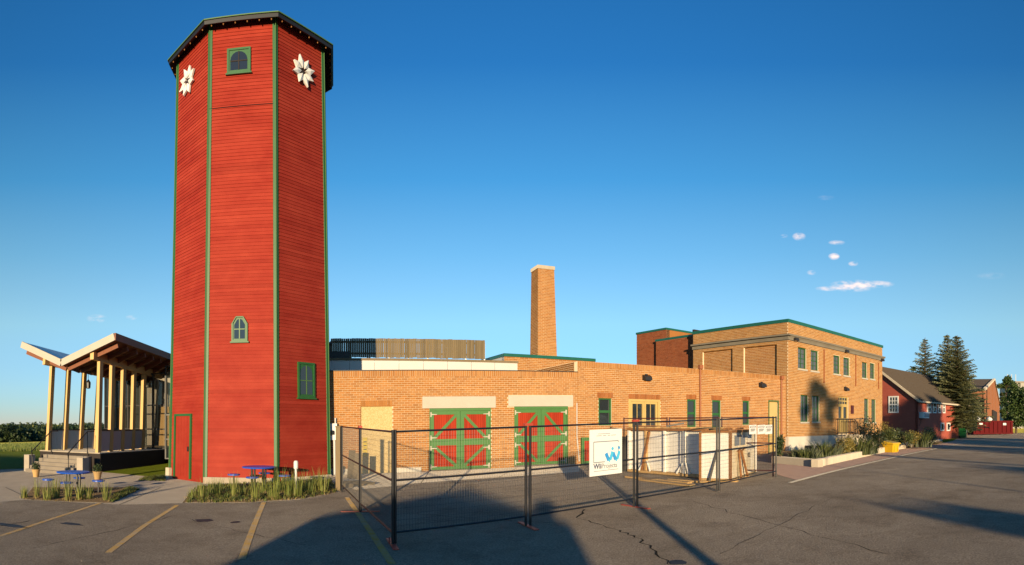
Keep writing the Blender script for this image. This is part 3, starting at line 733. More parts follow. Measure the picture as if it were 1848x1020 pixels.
for k in range(nC):
    k0, k1 = k / nC, (k + .86) / nC; q0, q1 = cq(k0), cq(k1); c0, c1 = cq(k0, -.04), cq(k1, -.04)
    for e in range(4):
        m_ = 5; o_ = .5 if k % 2 else 0
        cuts = [0] + [(j + o_) / m_ for j in range(m_ + 1) if 0 < (j + o_) / m_ < 1] + [1]
        for j in range(len(cuts) - 1):
            u0, u1 = cuts[j] + .005, cuts[j + 1] - .005; n2 = (e + 1) % 4
            P = [q0[e].lerp(q0[n2], u0), q0[e].lerp(q0[n2], u1), q1[e].lerp(q1[n2], u1), q1[e].lerp(q1[n2], u0), c0[e].lerp(c0[n2], u0), c0[e].lerp(c0[n2], u1), c1[e].lerp(c1[n2], u1), c1[e].lerp(c1[n2], u0)]
            b.add(P, [(0, 1, 2, 3), (4, 0, 3, 7), (1, 5, 6, 2), (3, 2, 6, 7)])
b.build('brickwork', 'brick', chim, kind='stuff')
e0 = cq(1, .03); MB().hexa([v for v in e0] + [v + Vector((0, 0, .2)) for v in e0]).build('cap', 'concrete', chim)

# ---------------------------------------------------------------- the red octagonal tower
tc_ = on_ground(456, 22.0); TZ0 = tc_.z
view = math.atan2(-tc_.x, -tc_.y)                       # bearing from the tower to the eye
PHI = math.radians(8.0); RB, RT, ZT = 3.15, 2.87, 15.5
tcen_top = Vector((tc_.x + .03, tc_.y, 0))
def tv(i, z, extra=0.0):
    """corner i (0 = right front corner, going round to the right) at height z"""
    k = (z - TZ0) / (ZT - TZ0); Rr = RB + (RT - RB) * k + extra
    a = view - math.radians(22.5 + 45 * i) + PHI
    c = Vector((tc_.x, tc_.y, 0)).lerp(tcen_top, k)
    return Vector((c.x + Rr * math.sin(a), c.y + Rr * math.cos(a), z))
tow = thing('wooden_tower', (tc_.x, tc_.y, TZ0), 'tall octagonal red clapboard tower with green corner boards', 'tower')
core = MB()
lo = [tv(i, TZ0 - .2, -.035) for i in range(8)]; hi = [tv(i, ZT, -.035) for i in range(8)]
core.add(lo + hi, [((i + 1) % 8, i, i + 8, (i + 1) % 8 + 8) for i in range(8)]); core.build('sheathing', 'board_red', tow)
class TF:
    """frame on one tower face about a height: s from the face centre"""
    def __init__(f, i, z):
        f.z = z; f.i = i
    def p(f, s, n, t):
        a, b_ = tv(f.i, f.z + t), tv(f.i + 1, f.z + t)   # a is the right end seen from outside
        d = (a - b_).normalized(); nv = Vector((d.y, -d.x, 0)); return (a + b_) / 2 + d * s + nv * n
FRONT, LEFT, RIGHT = 0, 1, 7
# i runs clockwise seen from above or the other way: pick faces by where they stand
def facemid(i): m = (tv(i, 8) + tv(i + 1, 8)) / 2; return m
def px_of(p): return CX + FP * math.atan2(p.x, p.y)
order = sorted(range(8), key=lambda i: (facemid(i).to_2d()).length)[:3]
FRONT = order[0]; sides = sorted(order[1:], key=lambda i: px_of(facemid(i))); LEFT, RIGHT = sides
def flip(i): return px_of(tv(i, 8)) < px_of(tv(i + 1, 8))
class TF(TF):
    def p(f, s, n, t):
        a, b_ = tv(f.i, f.z + t), tv(f.i + 1, f.z + t)
        l, r = (a, b_) if SGN else (b_, a)
        d = (r - l).normalized(); nv = Vector((d.y, -d.x, 0)); return (l + r) / 2 + d * s + nv * n
    def wid(f, t): return (tv(f.i, f.z + t) - tv(f.i + 1, f.z + t)).length
    def loc(f, px, py):
        """s, z of a photo point on this face"""
        z = f.z
        for _ in range(6):
            g_ = TF(f.i, z); o = g_.p(0, 0, 0); d = g_.p(1, 0, 0) - o
            T = math.tan((px - CX) / FP); s = (T * o.y - o.x) / (d.x - T * d.y)
            P = o + d * s; z = ZC + (HOR - py) / FP * math.hypot(P.x, P.y)
        return s, z
SGN = flip(FRONT)
# clapboards: each one a wedge, thick at its lower edge
PITCH = .116
rows = int((ZT - TZ0) / PITCH)
holes = {}
def tower_face(i, parts):
    extra = MB(); cnt = 0
    for k in range(rows):
        za, zb = TZ0 + .02 + k * PITCH, TZ0 + .02 + (k + 1) * PITCH + .006
        if za < TZ0 + .02 - .01: continue
        f = TF(i, za); f2 = TF(i, zb); w0, w1 = f.wid(0) / 2 - .004, f2.wid(0) / 2 - .004
        j = RND.uniform(-.003, .003)
        P = [f.p(-w0, .004 + j, 0), f.p(w0, .004 + j, 0), f.p(w0, -.035, 0), f.p(-w0, -.035, 0), f2.p(-w1, -.014, 0), f2.p(w1, -.014, 0), f2.p(w1, -.035, 0), f2.p(-w1, -.035, 0)]
        if k in parts: MB().hexa(P).build('clapboard', 'board_red', tow)
        else: extra.hexa(P)
    if extra.v: extra.build('clapboards', 'board_red', tow, kind='stuff')
tower_face(FRONT, range(rows)); nleft = (300 - rows) // 2
tower_face(RIGHT, range(rows - nleft, rows)); tower_face(LEFT, range(rows - nleft, rows))
for i in range(8):
    if i not in (FRONT, LEFT, RIGHT): tower_face(i, ())
# corner boards in two strips: a dark green board and a paler bead
for i in range(8):
    z0_, z1_ = TZ0 - .05, ZT - .02
    c0, c1 = tv(i, z0_, .02), tv(i, z1_, .02)
    b = MB()
    for j in (i + 1, i - 1):
        e0_, e1_ = tv(j, z0_, .02), tv(j, z1_, .02)
        d0, d1 = (e0_ - c0).normalized() * .095, (e1_ - c1).normalized() * .095
        inn0 = (Vector((tc_.x, tc_.y, 0)) - c0); inn0.z = 0; inn0 = inn0.normalized() * .05
        P = [c0, c0 + d0, c0 + d0 + inn0, c0 + inn0, c1, c1 + d1, c1 + d1 + inn0, c1 + inn0]
        b.hexa(P if (j == i + 1) else [P[1], P[0], P[3], P[2], P[5], P[4], P[7], P[6]])
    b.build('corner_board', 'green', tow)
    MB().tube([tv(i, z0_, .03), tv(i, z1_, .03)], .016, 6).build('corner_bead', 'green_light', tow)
# eave: soffit sloping out, thin fascia, dark roof
RO = 3.26 - RT
ev = [tv(i, 15.36 - 0 * i, 0) for i in range(8)]
def rv(i, Rr, z):
    a = view - math.radians(22.5 + 45 * i) + PHI; return Vector((tcen_top.x + Rr * math.sin(a), tcen_top.y + Rr * math.cos(a), z))
rf = MB()
for i in range(8):
    n2 = i + 1
    rf.add([rv(i, 3.20, 15.42), rv(n2, 3.20, 15.42), rv(n2, .01, 16.35), rv(i, .01, 16.35)], [(0, 1, 2, 3)])
    rf.add([rv(i, 2.80, 15.52), rv(n2, 2.80, 15.52), rv(n2, 3.17, 15.30), rv(i, 3.17, 15.30)], [(0, 1, 2, 3)])
ro = rf.build('roof', 'soffit', tow)
for i in range(8):
    n2 = i + 1
    MB().hexa([rv(i, 3.17, 15.28), rv(n2, 3.17, 15.28), rv(n2, 3.205, 15.28), rv(i, 3.205, 15.28), rv(i, 3.18, 15.40), rv(n2, 3.18, 15.40), rv(n2, 3.215, 15.40), rv(i, 3.215, 15.40)]).build('fascia', 'black_metal', ro)
    MB().bar(rv(i, 3.23, 15.42), rv(n2, 3.23, 15.42), .05, .035).build('drip_edge', 'green_light', ro)
    for k in range(6):
        u = (k + .5) / 6
        p = rv(i, 3.13, 15.295).lerp(rv(n2, 3.13, 15.295), u)
        MB().lathe(p + Vector((0, 0, -.07)), [(.008, 0), (.02, .02), (.02, .045), (.01, .07)], 6).build('bulb', 'rusty_timber', ro)
# windows, door
def tower_window(i, x0, y0, x1, y1, style):
    f0 = TF(i, 8); s0, zb = f0.loc(x0, y1); s1, _ = f0.loc(x1, y1); _, zt_ = f0.loc((x0 + x1) / 2, y0); _, zb = f0.loc((x0 + x1) / 2, y1)
    f = TF(i, zb); h = zt_ - zb; fw = .11 if style != 'gothic' else .09; m_ = (s0 + s1) / 2; hw = (s1 - s0) / 2
    b = MB()
    def arc(n=8, rr=hw - fw, base=h - fw - (hw - fw)): return [(m_ + rr * math.cos(math.pi * k / n), base + rr * math.sin(math.pi * k / n)) for k in range(n + 1)]
    if style == 'gothic': outer = [(s0, 0), (s1, 0), (s1, h * .72), (m_ + hw * .45, h), (m_ - hw * .45, h), (s0, h * .72)]
    else: outer = [(s0, 0), (s1, 0), (s1, h), (s0, h)]
    b.prism(f, outer, -.02, .03); wn_ = b.build('window', 'green', tow)
    if style == 'gothic': inner = [(s0 + fw, fw), (s1 - fw, fw), (s1 - fw, h * .66), (m_ + hw * .3, h * .86), (m_, h - fw), (m_ - hw * .3, h * .86), (s0 + fw, h * .66)]
    else: inner = [(s0 + fw, fw), (s1 - fw, fw)] + arc()
    MB().prism(f, inner, .0301, .034).build('pane', 'glass', wn_)
    # raised casing and bars
    cs = MB()
    for (u0, u1, v0, v1) in ((s0, s0 + fw * .6, 0, h * (.72 if style == 'gothic' else 1)), (s1 - fw * .6, s1, 0, h * (.72 if style == 'gothic' else 1)), (s0 + fw * .6, s1 - fw * .6, 0, fw * .6)): cs.box(f, u0, u1, .03, .06, v0, v1)
    if style == 'gothic':
        for sg in (-1, 1): cs.bar(f.p(m_ + sg * (hw - .03), .045, h * .72), f.p(m_ + sg * hw * .45, .045, h - .03), .06, .03)
        cs.bar(f.p(m_ - hw * .45, .045, h - .03), f.p(m_ + hw * .45, .045, h - .03), .06, .03)
    else: cs.box(f, s0 + fw * .6, s1 - fw * .6, .03, .06, h - fw * .6, h)
    cs.build('casing', 'green', wn_)
    br = MB(); tm = fw + (h - 2 * fw) * .48
    br.box(f, m_ - .016, m_ + .016, .034, .05, fw, h - fw); br.box(f, s0 + fw, s1 - fw, .034, .048, tm - .016, tm + .016)
    br.build('glazing_bar', 'green_light' if style != 'dark' else 'soffit', wn_)
    MB().box(f, s0 - .04, s1 + .04, .0, .09, -.05, .0).build('sill', 'green', wn_)
tower_window(FRONT, 410, 87.5, 452.5, 132.5, 'dark'); tower_window(FRONT, 418, 571, 447, 616.5, 'gothic'); tower_window(RIGHT, 537, 654.5, 567, 718, 'arch')
f0 = TF(LEFT, 1.5); s0, _ = f0.loc(316.5, 800); s1, _ = f0.loc(345, 800); _, zt_ = f0.loc(331, 747)
f = TF(LEFT, TZ0); hD = zt_ - TZ0
b = MB().box(f, s0 + .06, s1 - .06, -.03, .012, .03, hD - .08); dd = b.build('door', 'board_red', tow)
for k in range(5): u0 = s0 + .06 + (s1 - s0 - .12) * k / 5; MB().box(f, u0 + .004, u0 + (s1 - s0 - .12) / 5 - .004, .012, .022, .04, hD - .09).build('plank', 'board_red', dd)
MB().box(f, s1 - .16, s1 - .12, .022, .07, .95, 1.12).build('handle', 'dark_metal', dd)
for (u0, u1, v0, v1) in ((s0 - .05, s0 + .05, 0, hD), (s1 - .05, s1 + .05, 0, hD), (s0 + .05, s1 - .05, hD - .08, hD)): MB().box(f, u0, u1, -.02, .05, v0, v1).build('door_casing', 'green', tow)
# concrete plinth
b = MB(); lo = [tv(i, TZ0 - .3, .12) for i in range(8)]; hi = [tv(i, TZ0 + .13, .12) for i in range(8)]; k0 = FRONT if SGN else FRONT
f = TF(FRONT, TZ0); MB().box(f, -f.wid(0) / 2 - .02, f.wid(0) / 2 - .1, -.2, .12, -.4, .14).build('plinth', 'concrete', tow)
f = TF(RIGHT, TZ0); MB().box(f, -f.wid(0) / 2 + .2, f.wid(0) / 2, -.2, .1, -.4, .12).build('plinth', 'concrete', tow)
f = TF(LEFT, TZ0); MB().box(f, -f.wid(0) / 2 - .1, -f.wid(0) / 2 + .15, -.2, .12, -.3, .3).build('plinth', 'concrete', tow)
MB().tube([TF(FRONT, 12.6).p(x, .012, 0) for x in (-1.1, -.4, .3, 1.05)], .012, 5).build('cable', 'black_metal', tow)

# eight petalled stars on two faces
def star(i, px, py, size, rot, label):
    f0 = TF(i, 12); s, z = f0.loc(px, py); f = TF(i, z)
    o = thing('star_ornament', f.p(s, 0, 0), label, 'star', 'white stars on the tower')
    for k in range(8):
        a = rot + k * math.pi / 4; ln = size * (1.0 if k % 2 == 0 else .92)
        def P(r, da, n): return f.p(s + r * math.cos(a + da), n, r * math.sin(a + da))
        inn, tip, l, r = P(size * .20, 0, .10), P(ln, .05, .12), P(size * .58, .42, .09), P(size * .58, -.42, .09)
        rdg = P(size * .58, 0, .135); bk = [P(size * .20, 0, .03), P(ln, .05, .05), P(size * .58, .42, .03), P(size * .58, -.42, .03)]
        b = MB(); b.add([inn, r, tip, l, rdg, bk[0], bk[3], bk[1], bk[2]], [(0, 1, 4), (1, 2, 4), (2, 3, 4), (3, 0, 4), (5, 6, 1, 0), (6, 7, 2, 1), (7, 8, 3, 2), (8, 5, 0, 3), (5, 8, 7, 6)])
        b.build('petal', 'white', o)
    MB().prism(f, [(s + size * .17 * math.cos(k * math.pi / 4 + rot + .39), size * .17 * math.sin(k * math.pi / 4 + rot + .39)) for k in range(8)], .004, .05).build('hub', 'soffit', o)
star(RIGHT, 545, 130, .53, .30, 'white eight petalled star on the tower face above the arched window')
star(LEFT, 341, 147, .53, .30, 'white eight petalled star on the tower face above the red plank door')

# electric meter and conduit between tower and garage
mt = thing('electric_meter', fA.p(-.1, .3, .1), 'white electric meter box with conduit at the garage corner', 'meter')
fm = Fr(fA.p(.16, 0, 0), fA.a)
MB().box(fm, -.14, .16, .06, .22, 1.35, 1.95).build('meter_box', 'white', mt, bevel=.01); MB().box(fm, -.2, -.02, .08, .2, 1.55, 1.75).build('breaker_box', 'white', mt, bevel=.01)
MB().lathe(fm.p(.0, .24, 1.55), [(.07, 0), (.07, .12), (.05, .15)], 12).build('dial', 'glass', mt)
MB().tube([fm.p(.06, .13, 1.36), fm.p(.07, .13, .1)], .05, 10).build('conduit', 'white_metal', mt); MB().tube([fm.p(.1, .12, 1.94), fm.p(.1, .12, 2.15)], .03, 8).build('riser', 'white_metal', mt)

# ---------------------------------------------------------------- timber entrance pavilion
DZ = .75
pav = thing('entrance_pavilion', (-18, 19.2, 0), 'timber pavilion with butterfly roof, slanted glulam posts and glass wall', 'pavilion')
fp = Fr((0, 0, 0), 0)                                # s = x, n = -y, t = z
def yb(x0, x1, y0, y1, z0, z1): return MB().box(fp, x0, x1, -y1, -y0, z0, z1)
yb(-20.0, -16.25, 19.0, 23.9, -.6, DZ).build('deck', 'soffit', pav)
yb(-20.0, -16.25, 18.96, 23.9, DZ, DZ + .04).build('deck_slab', 'concrete', pav)
for k in range(5): yb(-19.45, -16.75, 18.96 - .28 * (k + 1), 18.96 - .28 * k, -.5, DZ - .15 * (k + 1) + .02).build('step', 'walk', pav)
for x in (-19.75, -16.45): yb(x - .17, x + .17, 17.9, 18.3, -.5, .62).build('pedestal', 'concrete', pav, bevel=.01)
def rz(x, y):
    k = (y - 19) / 6; xr = -15.1 - 1.1 * k; xl = -21.1 + .6 * k; zr = 5.5 - .3 * k; zl = 5.77 - .85 * k; zv = 4.66 - .3 * k
    return zv + (zr - zv) * (x + 18.1) / (xr + 18.1) if x > -18.1 else zv + (zl - zv) * (x + 18.1) / (xl + 18.1)
LEAN = .28
nL, nR = 5, 5
for (x, n, sp) in ((-19.6, nL, .98), (-16.5, nR, 1.03)):
    for k in range(n):
        y = 19.15 + sp * k; x0_ = x; x = x + (.12 if x < -18 else -.17) * k; xt = x + (LEAN if x < -18.3 else .12); zt_ = rz(xt, y) - .36; xn = (.12 if x0_ < -18 else -.17)
        MB().bar((x, y, DZ + .03), (xt, y, zt_), .16, .22, up=(0, 1, 0)).build('post', 'wood_post', pav)
        if k < n - 1:
            b = MB(); m_ = 16
            for j in range(m_):
                a, e = y + .1 + (sp - .2) * j / m_, y + .1 + (sp - .2) * (j + 1) / m_; dx = .022 * (1 if j % 2 else -1)
                ua, ue = x + xn * (a - y) / sp, x + xn * (e - y) / sp
                b.add([(ua - dx, a, DZ + .08), (ue + dx, e, DZ + .08), (ue + dx + .055, e, DZ + .98), (ua - dx + .055, a, DZ + .98)], [(0, 1, 2, 3)])
            b.build('railing_panel', 'corrugated', pav)
            MB().bar((x + .06, y + .1, DZ + 1.0), (x + xn + .06, y + sp - .1, DZ + 1.0), .06, .05).build('handrail', 'black_metal', pav)
        x = x0_
    xt = x + (LEAN if x < -18 else .12)
    xb = xt + (.12 if x < -18 else -.17) * 5
    MB().bar((xt, 18.6, rz(xt, 18.6) - .2), (xb, 25, rz(xb, 25) - .2), .18, .34).build('beam', 'wood_post', pav)
# folded roof
def plate(pts, th, mtop, name): 
    return MB().hexa([Vector(p) - Vector((0, 0, th)) for p in pts] + [Vector(p) for p in pts]).build(name, mtop, pav)
y0, y1 = 18.55, 25.0
Lf, Lb, Vf, Vb, Rf_, Rb_ = (-20.75, y0, 5.80), (-20.5, y1, 4.95), (-18.1, y0, 4.72), (-18.1, y1, 4.38), (-15.05, y0, 5.58), (-16.1, y1, 5.25)
up1 = Vector((0, 0, .16))
plate([Lf, Vf, Vb, Lb], .10, 'wood_soffit', 'roof_deck'); plate([Vf, Rf_, Rb_, Vb], .10, 'wood_soffit', 'roof_deck')
for a, b_, c, d in ((Lf, Vf, Vb, Lb), (Vf, Rf_, Rb_, Vb)):
    MB().hexa([Vector(p) + Vector((0, 0, .004)) for p in (a, b_, c, d)] + [Vector(p) + up1 for p in (a, b_, c, d)]).build('roof_sheet', 'white_metal', pav)
for a, b_ in ((Lf, Vf), (Vf, Rf_)): MB().bar(Vector(a) + Vector((0, -.05, .03)), Vector(b_) + Vector((0, -.05, .03)), .08, .30).build('fascia', 'lintel', pav)
MB().bar(Vector(Rf_) + Vector((.04, -.08, .03)), Vector(Rb_) + Vector((.04, 0, .03)), .07, .30).build('fascia', 'wood_soffit', pav)
for k in range(8):
    y = 18.9 + .85 * k
    xr = -15.2 - 1.1 * (y - 19) / 6
    MB().bar((-18.05, y, rz(-18.05, y) - .17), (xr, y, rz(xr, y) - .17), .08, .2).build('rafter', 'wood_soffit', pav)
    MB().bar((-18.15, y, rz(-18.15, y) - .17), (-20.8, y, rz(-20.8, y) - .17), .08, .2).build('rafter', 'wood_soffit', pav)
# glass front with mullions, room behind
def glass_run(P0, P1, z0, z1, cols, rws):
    f = between(P0, P1, z0); b = MB()
    for i in range(cols + 1): x = f.L * i / cols; b.box(f, x - .035, x + .035, -.08, .06, 0, z1 - z0)
    hs = [0, .95, 2.15, z1 - z0 - .04][:rws + 1]
    for h in hs: b.box(f, 0, f.L, -.06, .05, h, h + .06)
    gf = b.build('glass_wall', 'dark_metal', pav)
    for i in range(cols):
        for j in range(rws):
            MB().box(f, f.L * i / cols + .035, f.L * (i + 1) / cols - .035, -.01, .01, hs[j] + .06, hs[j + 1]).build('pane', 'glass_clear', gf)
glass_run((-20.0, 23.8), (-16.1, 23.8), DZ + .04, 4.55, 5, 3)
glass_run((-16.1, 23.8), (-12.6, 24.6), .3, 4.9, 5, 3)
yb(-20.2, -12.4, 27.4, 27.6, 0, 5.0).build('back_wall', 'lintel', pav)
sw_ = yb(-20.15, -20.05, 23.9, 27.4, 0, 5.0).build('side_wall', 'lintel', pav)
for k in range(3): yb(-20.04, -20.02, 24.1 + 1.1 * k, 25.0 + 1.1 * k, 1.6, 4.2).build('side_window', 'glass_pale', sw_)
yb(-20.2, -12.4, 23.95, 27.35, .5, .8).build('floor', 'concrete_dark', pav)
yb(-20.4, -12.4, 23.3 + .6, 27.6, 5.0, 5.2).build('hall_ceiling', 'wood_soffit', pav)
yb(-16.15, -12.4, 24.4, 27.4, -.5, .45).build('hall_base', 'soffit', pav)
yb(-18.9, -18.2, 27.2, 27.395, .8, 3.0).build('door', 'wood_post', pav); yb(-17.6, -16.9, 27.2, 27.395, .8, 3.0).build('door', 'wood_post', pav)
for x in (-19.2, -16.95):
    h = MB(); h.tube([(x, 17.75, .55), (x, 17.7, .78), (x, 18.95, DZ + .95), (x, 19.4, DZ + .95)], .024, 6); h.tube([(x, 18.95, DZ + .95), (x, 18.95, DZ)], .02, 6); h.tube([(x, 17.75, .75), (x, 17.75, G(x, 17.75))], .02, 6); h.build('stair_rail', 'black_metal', pav)
lan = thing('hanging_lantern', (-18.9, 21.2, 4.2), 'black lantern hanging under the pavilion beam', 'lantern')
MB().lathe((-18.9, 21.2, 3.75), [(.05, 0), (.10, .03), (.12, .3), (.06, .4), (.02, .45)], 8).build('cage', 'black_metal', lan); MB().tube([(-18.9, 21.2, 4.18), (-18.9, 21.2, rz(-18.9, 21.2) - .1)], .012, 5).build('chain', 'black_metal', lan)

# ---------------------------------------------------------------- plants
def blades(b, c, n, h, spread, wid, lean=.5, curve=.5, seg=3):
    c = Vector(c)
    for _ in range(n):
        a = RND.uniform(0, 6.283); rr = spread * math.sqrt(RND.random()); hh = h * RND.uniform(.55, 1.1); ln = lean * RND.uniform(.2, 1) * hh
        base = c + Vector((math.cos(a) * rr, math.sin(a) * rr, -.02)); a2 = a + RND.uniform(-.6, .6); d = Vector((math.cos(a2), math.sin(a2), 0)); s = Vector((-d.y, d.x, 0))
        t = RND.uniform(-.8, .8); s = (s * math.cos(t) + d * math.sin(t)); k0 = len(b.v)
        for i in range(seg):
            u = i / seg; p = base + d * ln * u ** (1 + curve * 2) + Vector((0, 0, hh * (u - curve * .25 * u * u)))
            ww = wid * (1 - u * .75) / 2; b.v += [p - s * ww, p + s * ww]
        b.v.append(base + d * ln + Vector((0, 0, hh * (1 - curve * .25))))
        for i in range(seg - 1): b.f.append((k0 + 2 * i, k0 + 2 * i + 1, k0 + 2 * i + 3, k0 + 2 * i + 2))
        b.f.append((k0 + 2 * seg - 2, k0 + 2 * seg - 1, k0 + 2 * seg))
    return b
def leaves(b, c, rx, ry, rz_, n, size, shell=.4, flat=0.0):
    c = Vector(c)
    for _ in range(n):
        u = Vector((RND.gauss(0, 1), RND.gauss(0, 1), RND.gauss(0, 1))).normalized() * (shell + (1 - shell) * RND.random())
        p = c + Vector((u.x * rx, u.y * ry, u.z * rz_))
        x = Vector((RND.gauss(0, 1), RND.gauss(0, 1), RND.gauss(0, 1) * (1 - flat))).normalized(); y = x.cross(Vector((RND.gauss(0, 1), RND.gauss(0, 1), RND.gauss(0, 1)))).normalized()
        s = size * RND.uniform(.6, 1.3); b.add([p - x * s, p - y * s * .5, p + x * s, p + y * s * .5], [(0, 1, 2, 3)])
    return b
bedL = [q(42, 901), q(120, 905.5), q(200, 908), q(250, 884), q(235, 880), q(60, 880)]
bedR = [q(330, 907), q(430, 907.5), q(540, 901), q(608, 889), q(598, 868), q(545, 868), q(360, 878)]
for pl in (bedL, bedR): sheet('planting_bed', [tuple(p) for p in pl], .012, 'soil', cell=.6)
def inside(p, poly):
    c = False; n = len(poly)
    for i in range(n):
        a, b_ = poly[i], poly[i - 1]
        if (a[1] > p[1]) != (b_[1] > p[1]) and p[0] < (b_[0] - a[0]) * (p[1] - a[1]) / (b_[1] - a[1]) + a[0]: c = not c
    return c
def cover(poly, n, h, name, label, m_='cover', wid=.03):
    b = MB(); xs = [p[0] for p in poly]; ys = [p[1] for p in poly]; k = 0
    while k < n:
        p = (RND.uniform(min(xs), max(xs)), RND.uniform(min(ys), max(ys)))
        if inside(p, poly): blades(b, (p[0], p[1], G(*p)), 5, h * RND.uniform(.4, 1.2), .06, wid, .8, .6, 2); k += 1
    o = b.build(name, m_, kind='stuff'); o['label'] = label; o['category'] = 'ground cover'
cover(bedL[2:5] + [q(205, 895)], 420, .13, 'ground_cover', 'low dark green ground cover behind the tall grass tufts near the steps')
cover(bedR, 1500, .16, 'ground_cover', 'low green ground cover between the tall grass tufts at the tower foot')
cover([q(250, 868), q(298, 868), q(298, 858), q(262, 861)], 300, .12, 'ground_cover', 'low grass patch against the tower corner')
cover(bedR, 260, .12, 'dry_leaves', 'dry straw litter along the front of the tower bed', 'straw')
cover(bedL, 160, .10, 'dry_leaves', 'dry straw litter in the bed at the round blue table', 'straw')
def tuft(px, py, h, grp, label, spread=.10, n=70):
    h *= RND.uniform(.8, 1.15); n = int(n * RND.uniform(.5, 1.2)); spread *= RND.uniform(.7, 1.3)
    c = gnd(px, py); o = thing('ornamental_grass', c, label, 'grass plant', grp)
    blades(MB(), c, n, h, spread, .016, .28, .3).build('blades', 'grass_blade', o); blades(MB(), c, 34, h * .3, spread * 1.5, .014, 1.2, .8).build('dead_blades', 'straw', o)
for px, h in ((44, .50), (67, .72), (86, .52), (101, .62), (122, .74), (144, .66), (160, .60), (192, .82)):
    tuft(px, 900 + RND.uniform(-2, 4), h, 'tall grass tufts in the bed at the pavilion steps', 'upright yellow-green grass tuft in the bed before the pavilion steps')
for px, h in ((352, .42), (366, .62), (382, .56), (398, .60), (420, .66), (438, .52), (458, .80), (476, .6), (492, .66), (506, .82), (520, .72), (537, .86), (550, .74), (562, .66), (574, .72), (586, .6)):
    tuft(px + RND.uniform(-4, 4), 896 + RND.uniform(-8, 6) - max(0, (px - 540)) * .12, h, 'tall grass tufts at the tower foot', 'upright yellow-green grass tuft in the bed at the red tower', .13, 60)
# round blue picnic tables
def picnic_table(c, label, rot):
    o = thing('picnic_table', c, label, 'picnic table', 'round blue picnic tables')
    MB().lathe(Vector(c) + Vector((0, 0, .60)), [(.40, 0), (.50, .01), (.51, .035), (.50, .05), (.40, .052)], 28).build('tabletop', 'blue', o)
    for k in range(4):
        a = rot + k * math.pi / 2; p = Vector(c) + Vector((.78 * math.cos(a), .78 * math.sin(a), 0))
        st_ = MB().lathe(p + Vector((0, 0, .36)), [(.15, 0), (.19, .01), (.19, .045), (.15, .05)], 18).build('seat', 'blue', o)
        MB().tube([p, p + Vector((0, 0, .37))], .025, 8).build('seat_post', 'black_metal', st_)
        MB().tube([p + Vector((0, 0, .08)), Vector(c) + Vector((.2 * math.cos(a), .2 * math.sin(a), .08))], .022, 6).build('arm', 'black_metal', o)
    for k in range(4):
        a = rot + .78 + k * math.pi / 2; p = Vector(c) + Vector((.24 * math.cos(a), .24 * math.sin(a), 0))
        MB().tube([p, p + Vector((0, 0, .61))], .032, 8).build('leg', 'black_metal', o)
t1 = gnd(132, 890); picnic_table(t1, 'round blue picnic table in front of the pavilion steps', .5)
t2 = gnd(467, 881); picnic_table(t2, 'round blue picnic table in front of the red tower', .2)
def pot(px, py, label):
    c = gnd(px, py); o = thing('flower_pot', c, label, 'flower pot', 'beige flower pots at the steps')
    MB().lathe(c, [(.11, 0), (.16, .26), (.18, .27), (.18, .31), (.14, .31)], 16).build('pot', 'timber', o); leaves(MB(), c + Vector((0, 0, .42)), .2, .2, .18, 160, .045).build('foliage', 'leaf_dark', o)
    blades(MB(), c + Vector((0, 0, .3)), 14, .4, .08, .03, .5).build('spike_leaves', 'shrub_green', o)
pot(65, 861, 'beige flower pot beside the pale pedestal on the lawn side of the steps'); pot(176, 866, 'beige flower pot beside the pedestal on the tower side of the steps')
bl = gnd(534, 884); bo_ = thing('bollard_light', bl, 'short white bollard light in the bed beside the tower', 'bollard light')
MB().lathe(bl, [(.035, 0), (.035, .72)], 10).build('stem', 'white', bo_); MB().lathe(bl + Vector((0, 0, .6)), [(.055, 0), (.065, .03), (.065, .2), (.04, .24)], 12).build('head', 'white', bo_)

# ---------------------------------------------------------------- temporary fence
def fence_panel(P0, P1, label, grp, foot0=True, foot1=True, clamp=True, col='black_metal', foot_a=None, stuff_mesh=True):
    P0, P1 = Vector(P0), Vector(P1); o = thing('fence_panel', P0, label, 'fence panel', grp)
    d = (P1 - P0); L = math.hypot(d.x, d.y); u = d / L; H = 1.83
    ang = math.atan2(d.y, d.x); slope = d.z / L
    f = Fr(P0, ang, slope); e = .05
    for s in (e, L - e): MB().tube([f.p(s, 0, .015), f.p(s, 0, H)], .024, 10).build('post', col, o)
    for t in (.19, 1.02, H - .03): MB().tube([f.p(e, 0, t), f.p(L - e, 0, t)], .017, 8).build('rail', col, o)
    m = MB(); n = int((L - 2 * e) / .05)
    for i in range(1, n):
        s = e + (L - 2 * e) * i / n; m.tube([f.p(s, 0, .19), f.p(s, 0, H - .03)], .0019, 3, False)
    for j in range(1, 17): t = .19 + (H - .22) * j / 17; m.tube([f.p(e, 0, t), f.p(L - e, 0, t)], .0019, 3, False)
    m.build('wire_mesh', col, o, kind='stuff')
    for s, on in ((0, foot0), (L, foot1)):
        if not on: continue
        c = f.p(s, 0, 0); fa = foot_a if foot_a is not None else ang + math.pi / 2
        dv = Vector((math.cos(fa), math.sin(fa), 0)); a, b_ = c - dv * .42, c + dv * .42
        a.z = G(a.x, a.y) + .012; b_.z = G(b_.x, b_.y) + .012
        MB().bar(a, b_, .09, .016).build('foot', 'orange', o)
        for k in (-.05, .05): MB().tube([f.p(s + k, 0, .02), f.p(s + k, 0, .12)], .014, 6).build('foot_pin', 'orange', o)
    if clamp: MB().box(f, L - .085, L + .085, -.035, .035, H - .01, H + .035).build('clamp', 'orange', o)
    return f, L, o
fpost = []
for (px, tp_, bs_) in ((708, 778, 985), (953, 765, 948), (1147, 760, 915), (1296, 755, 887), (1402, 752, 862)):
    c = on_ground(px, 1.83 * FP / (bs_ - tp_)); fpost.append(c)
gf_ = 'black wire fence panels round the site'
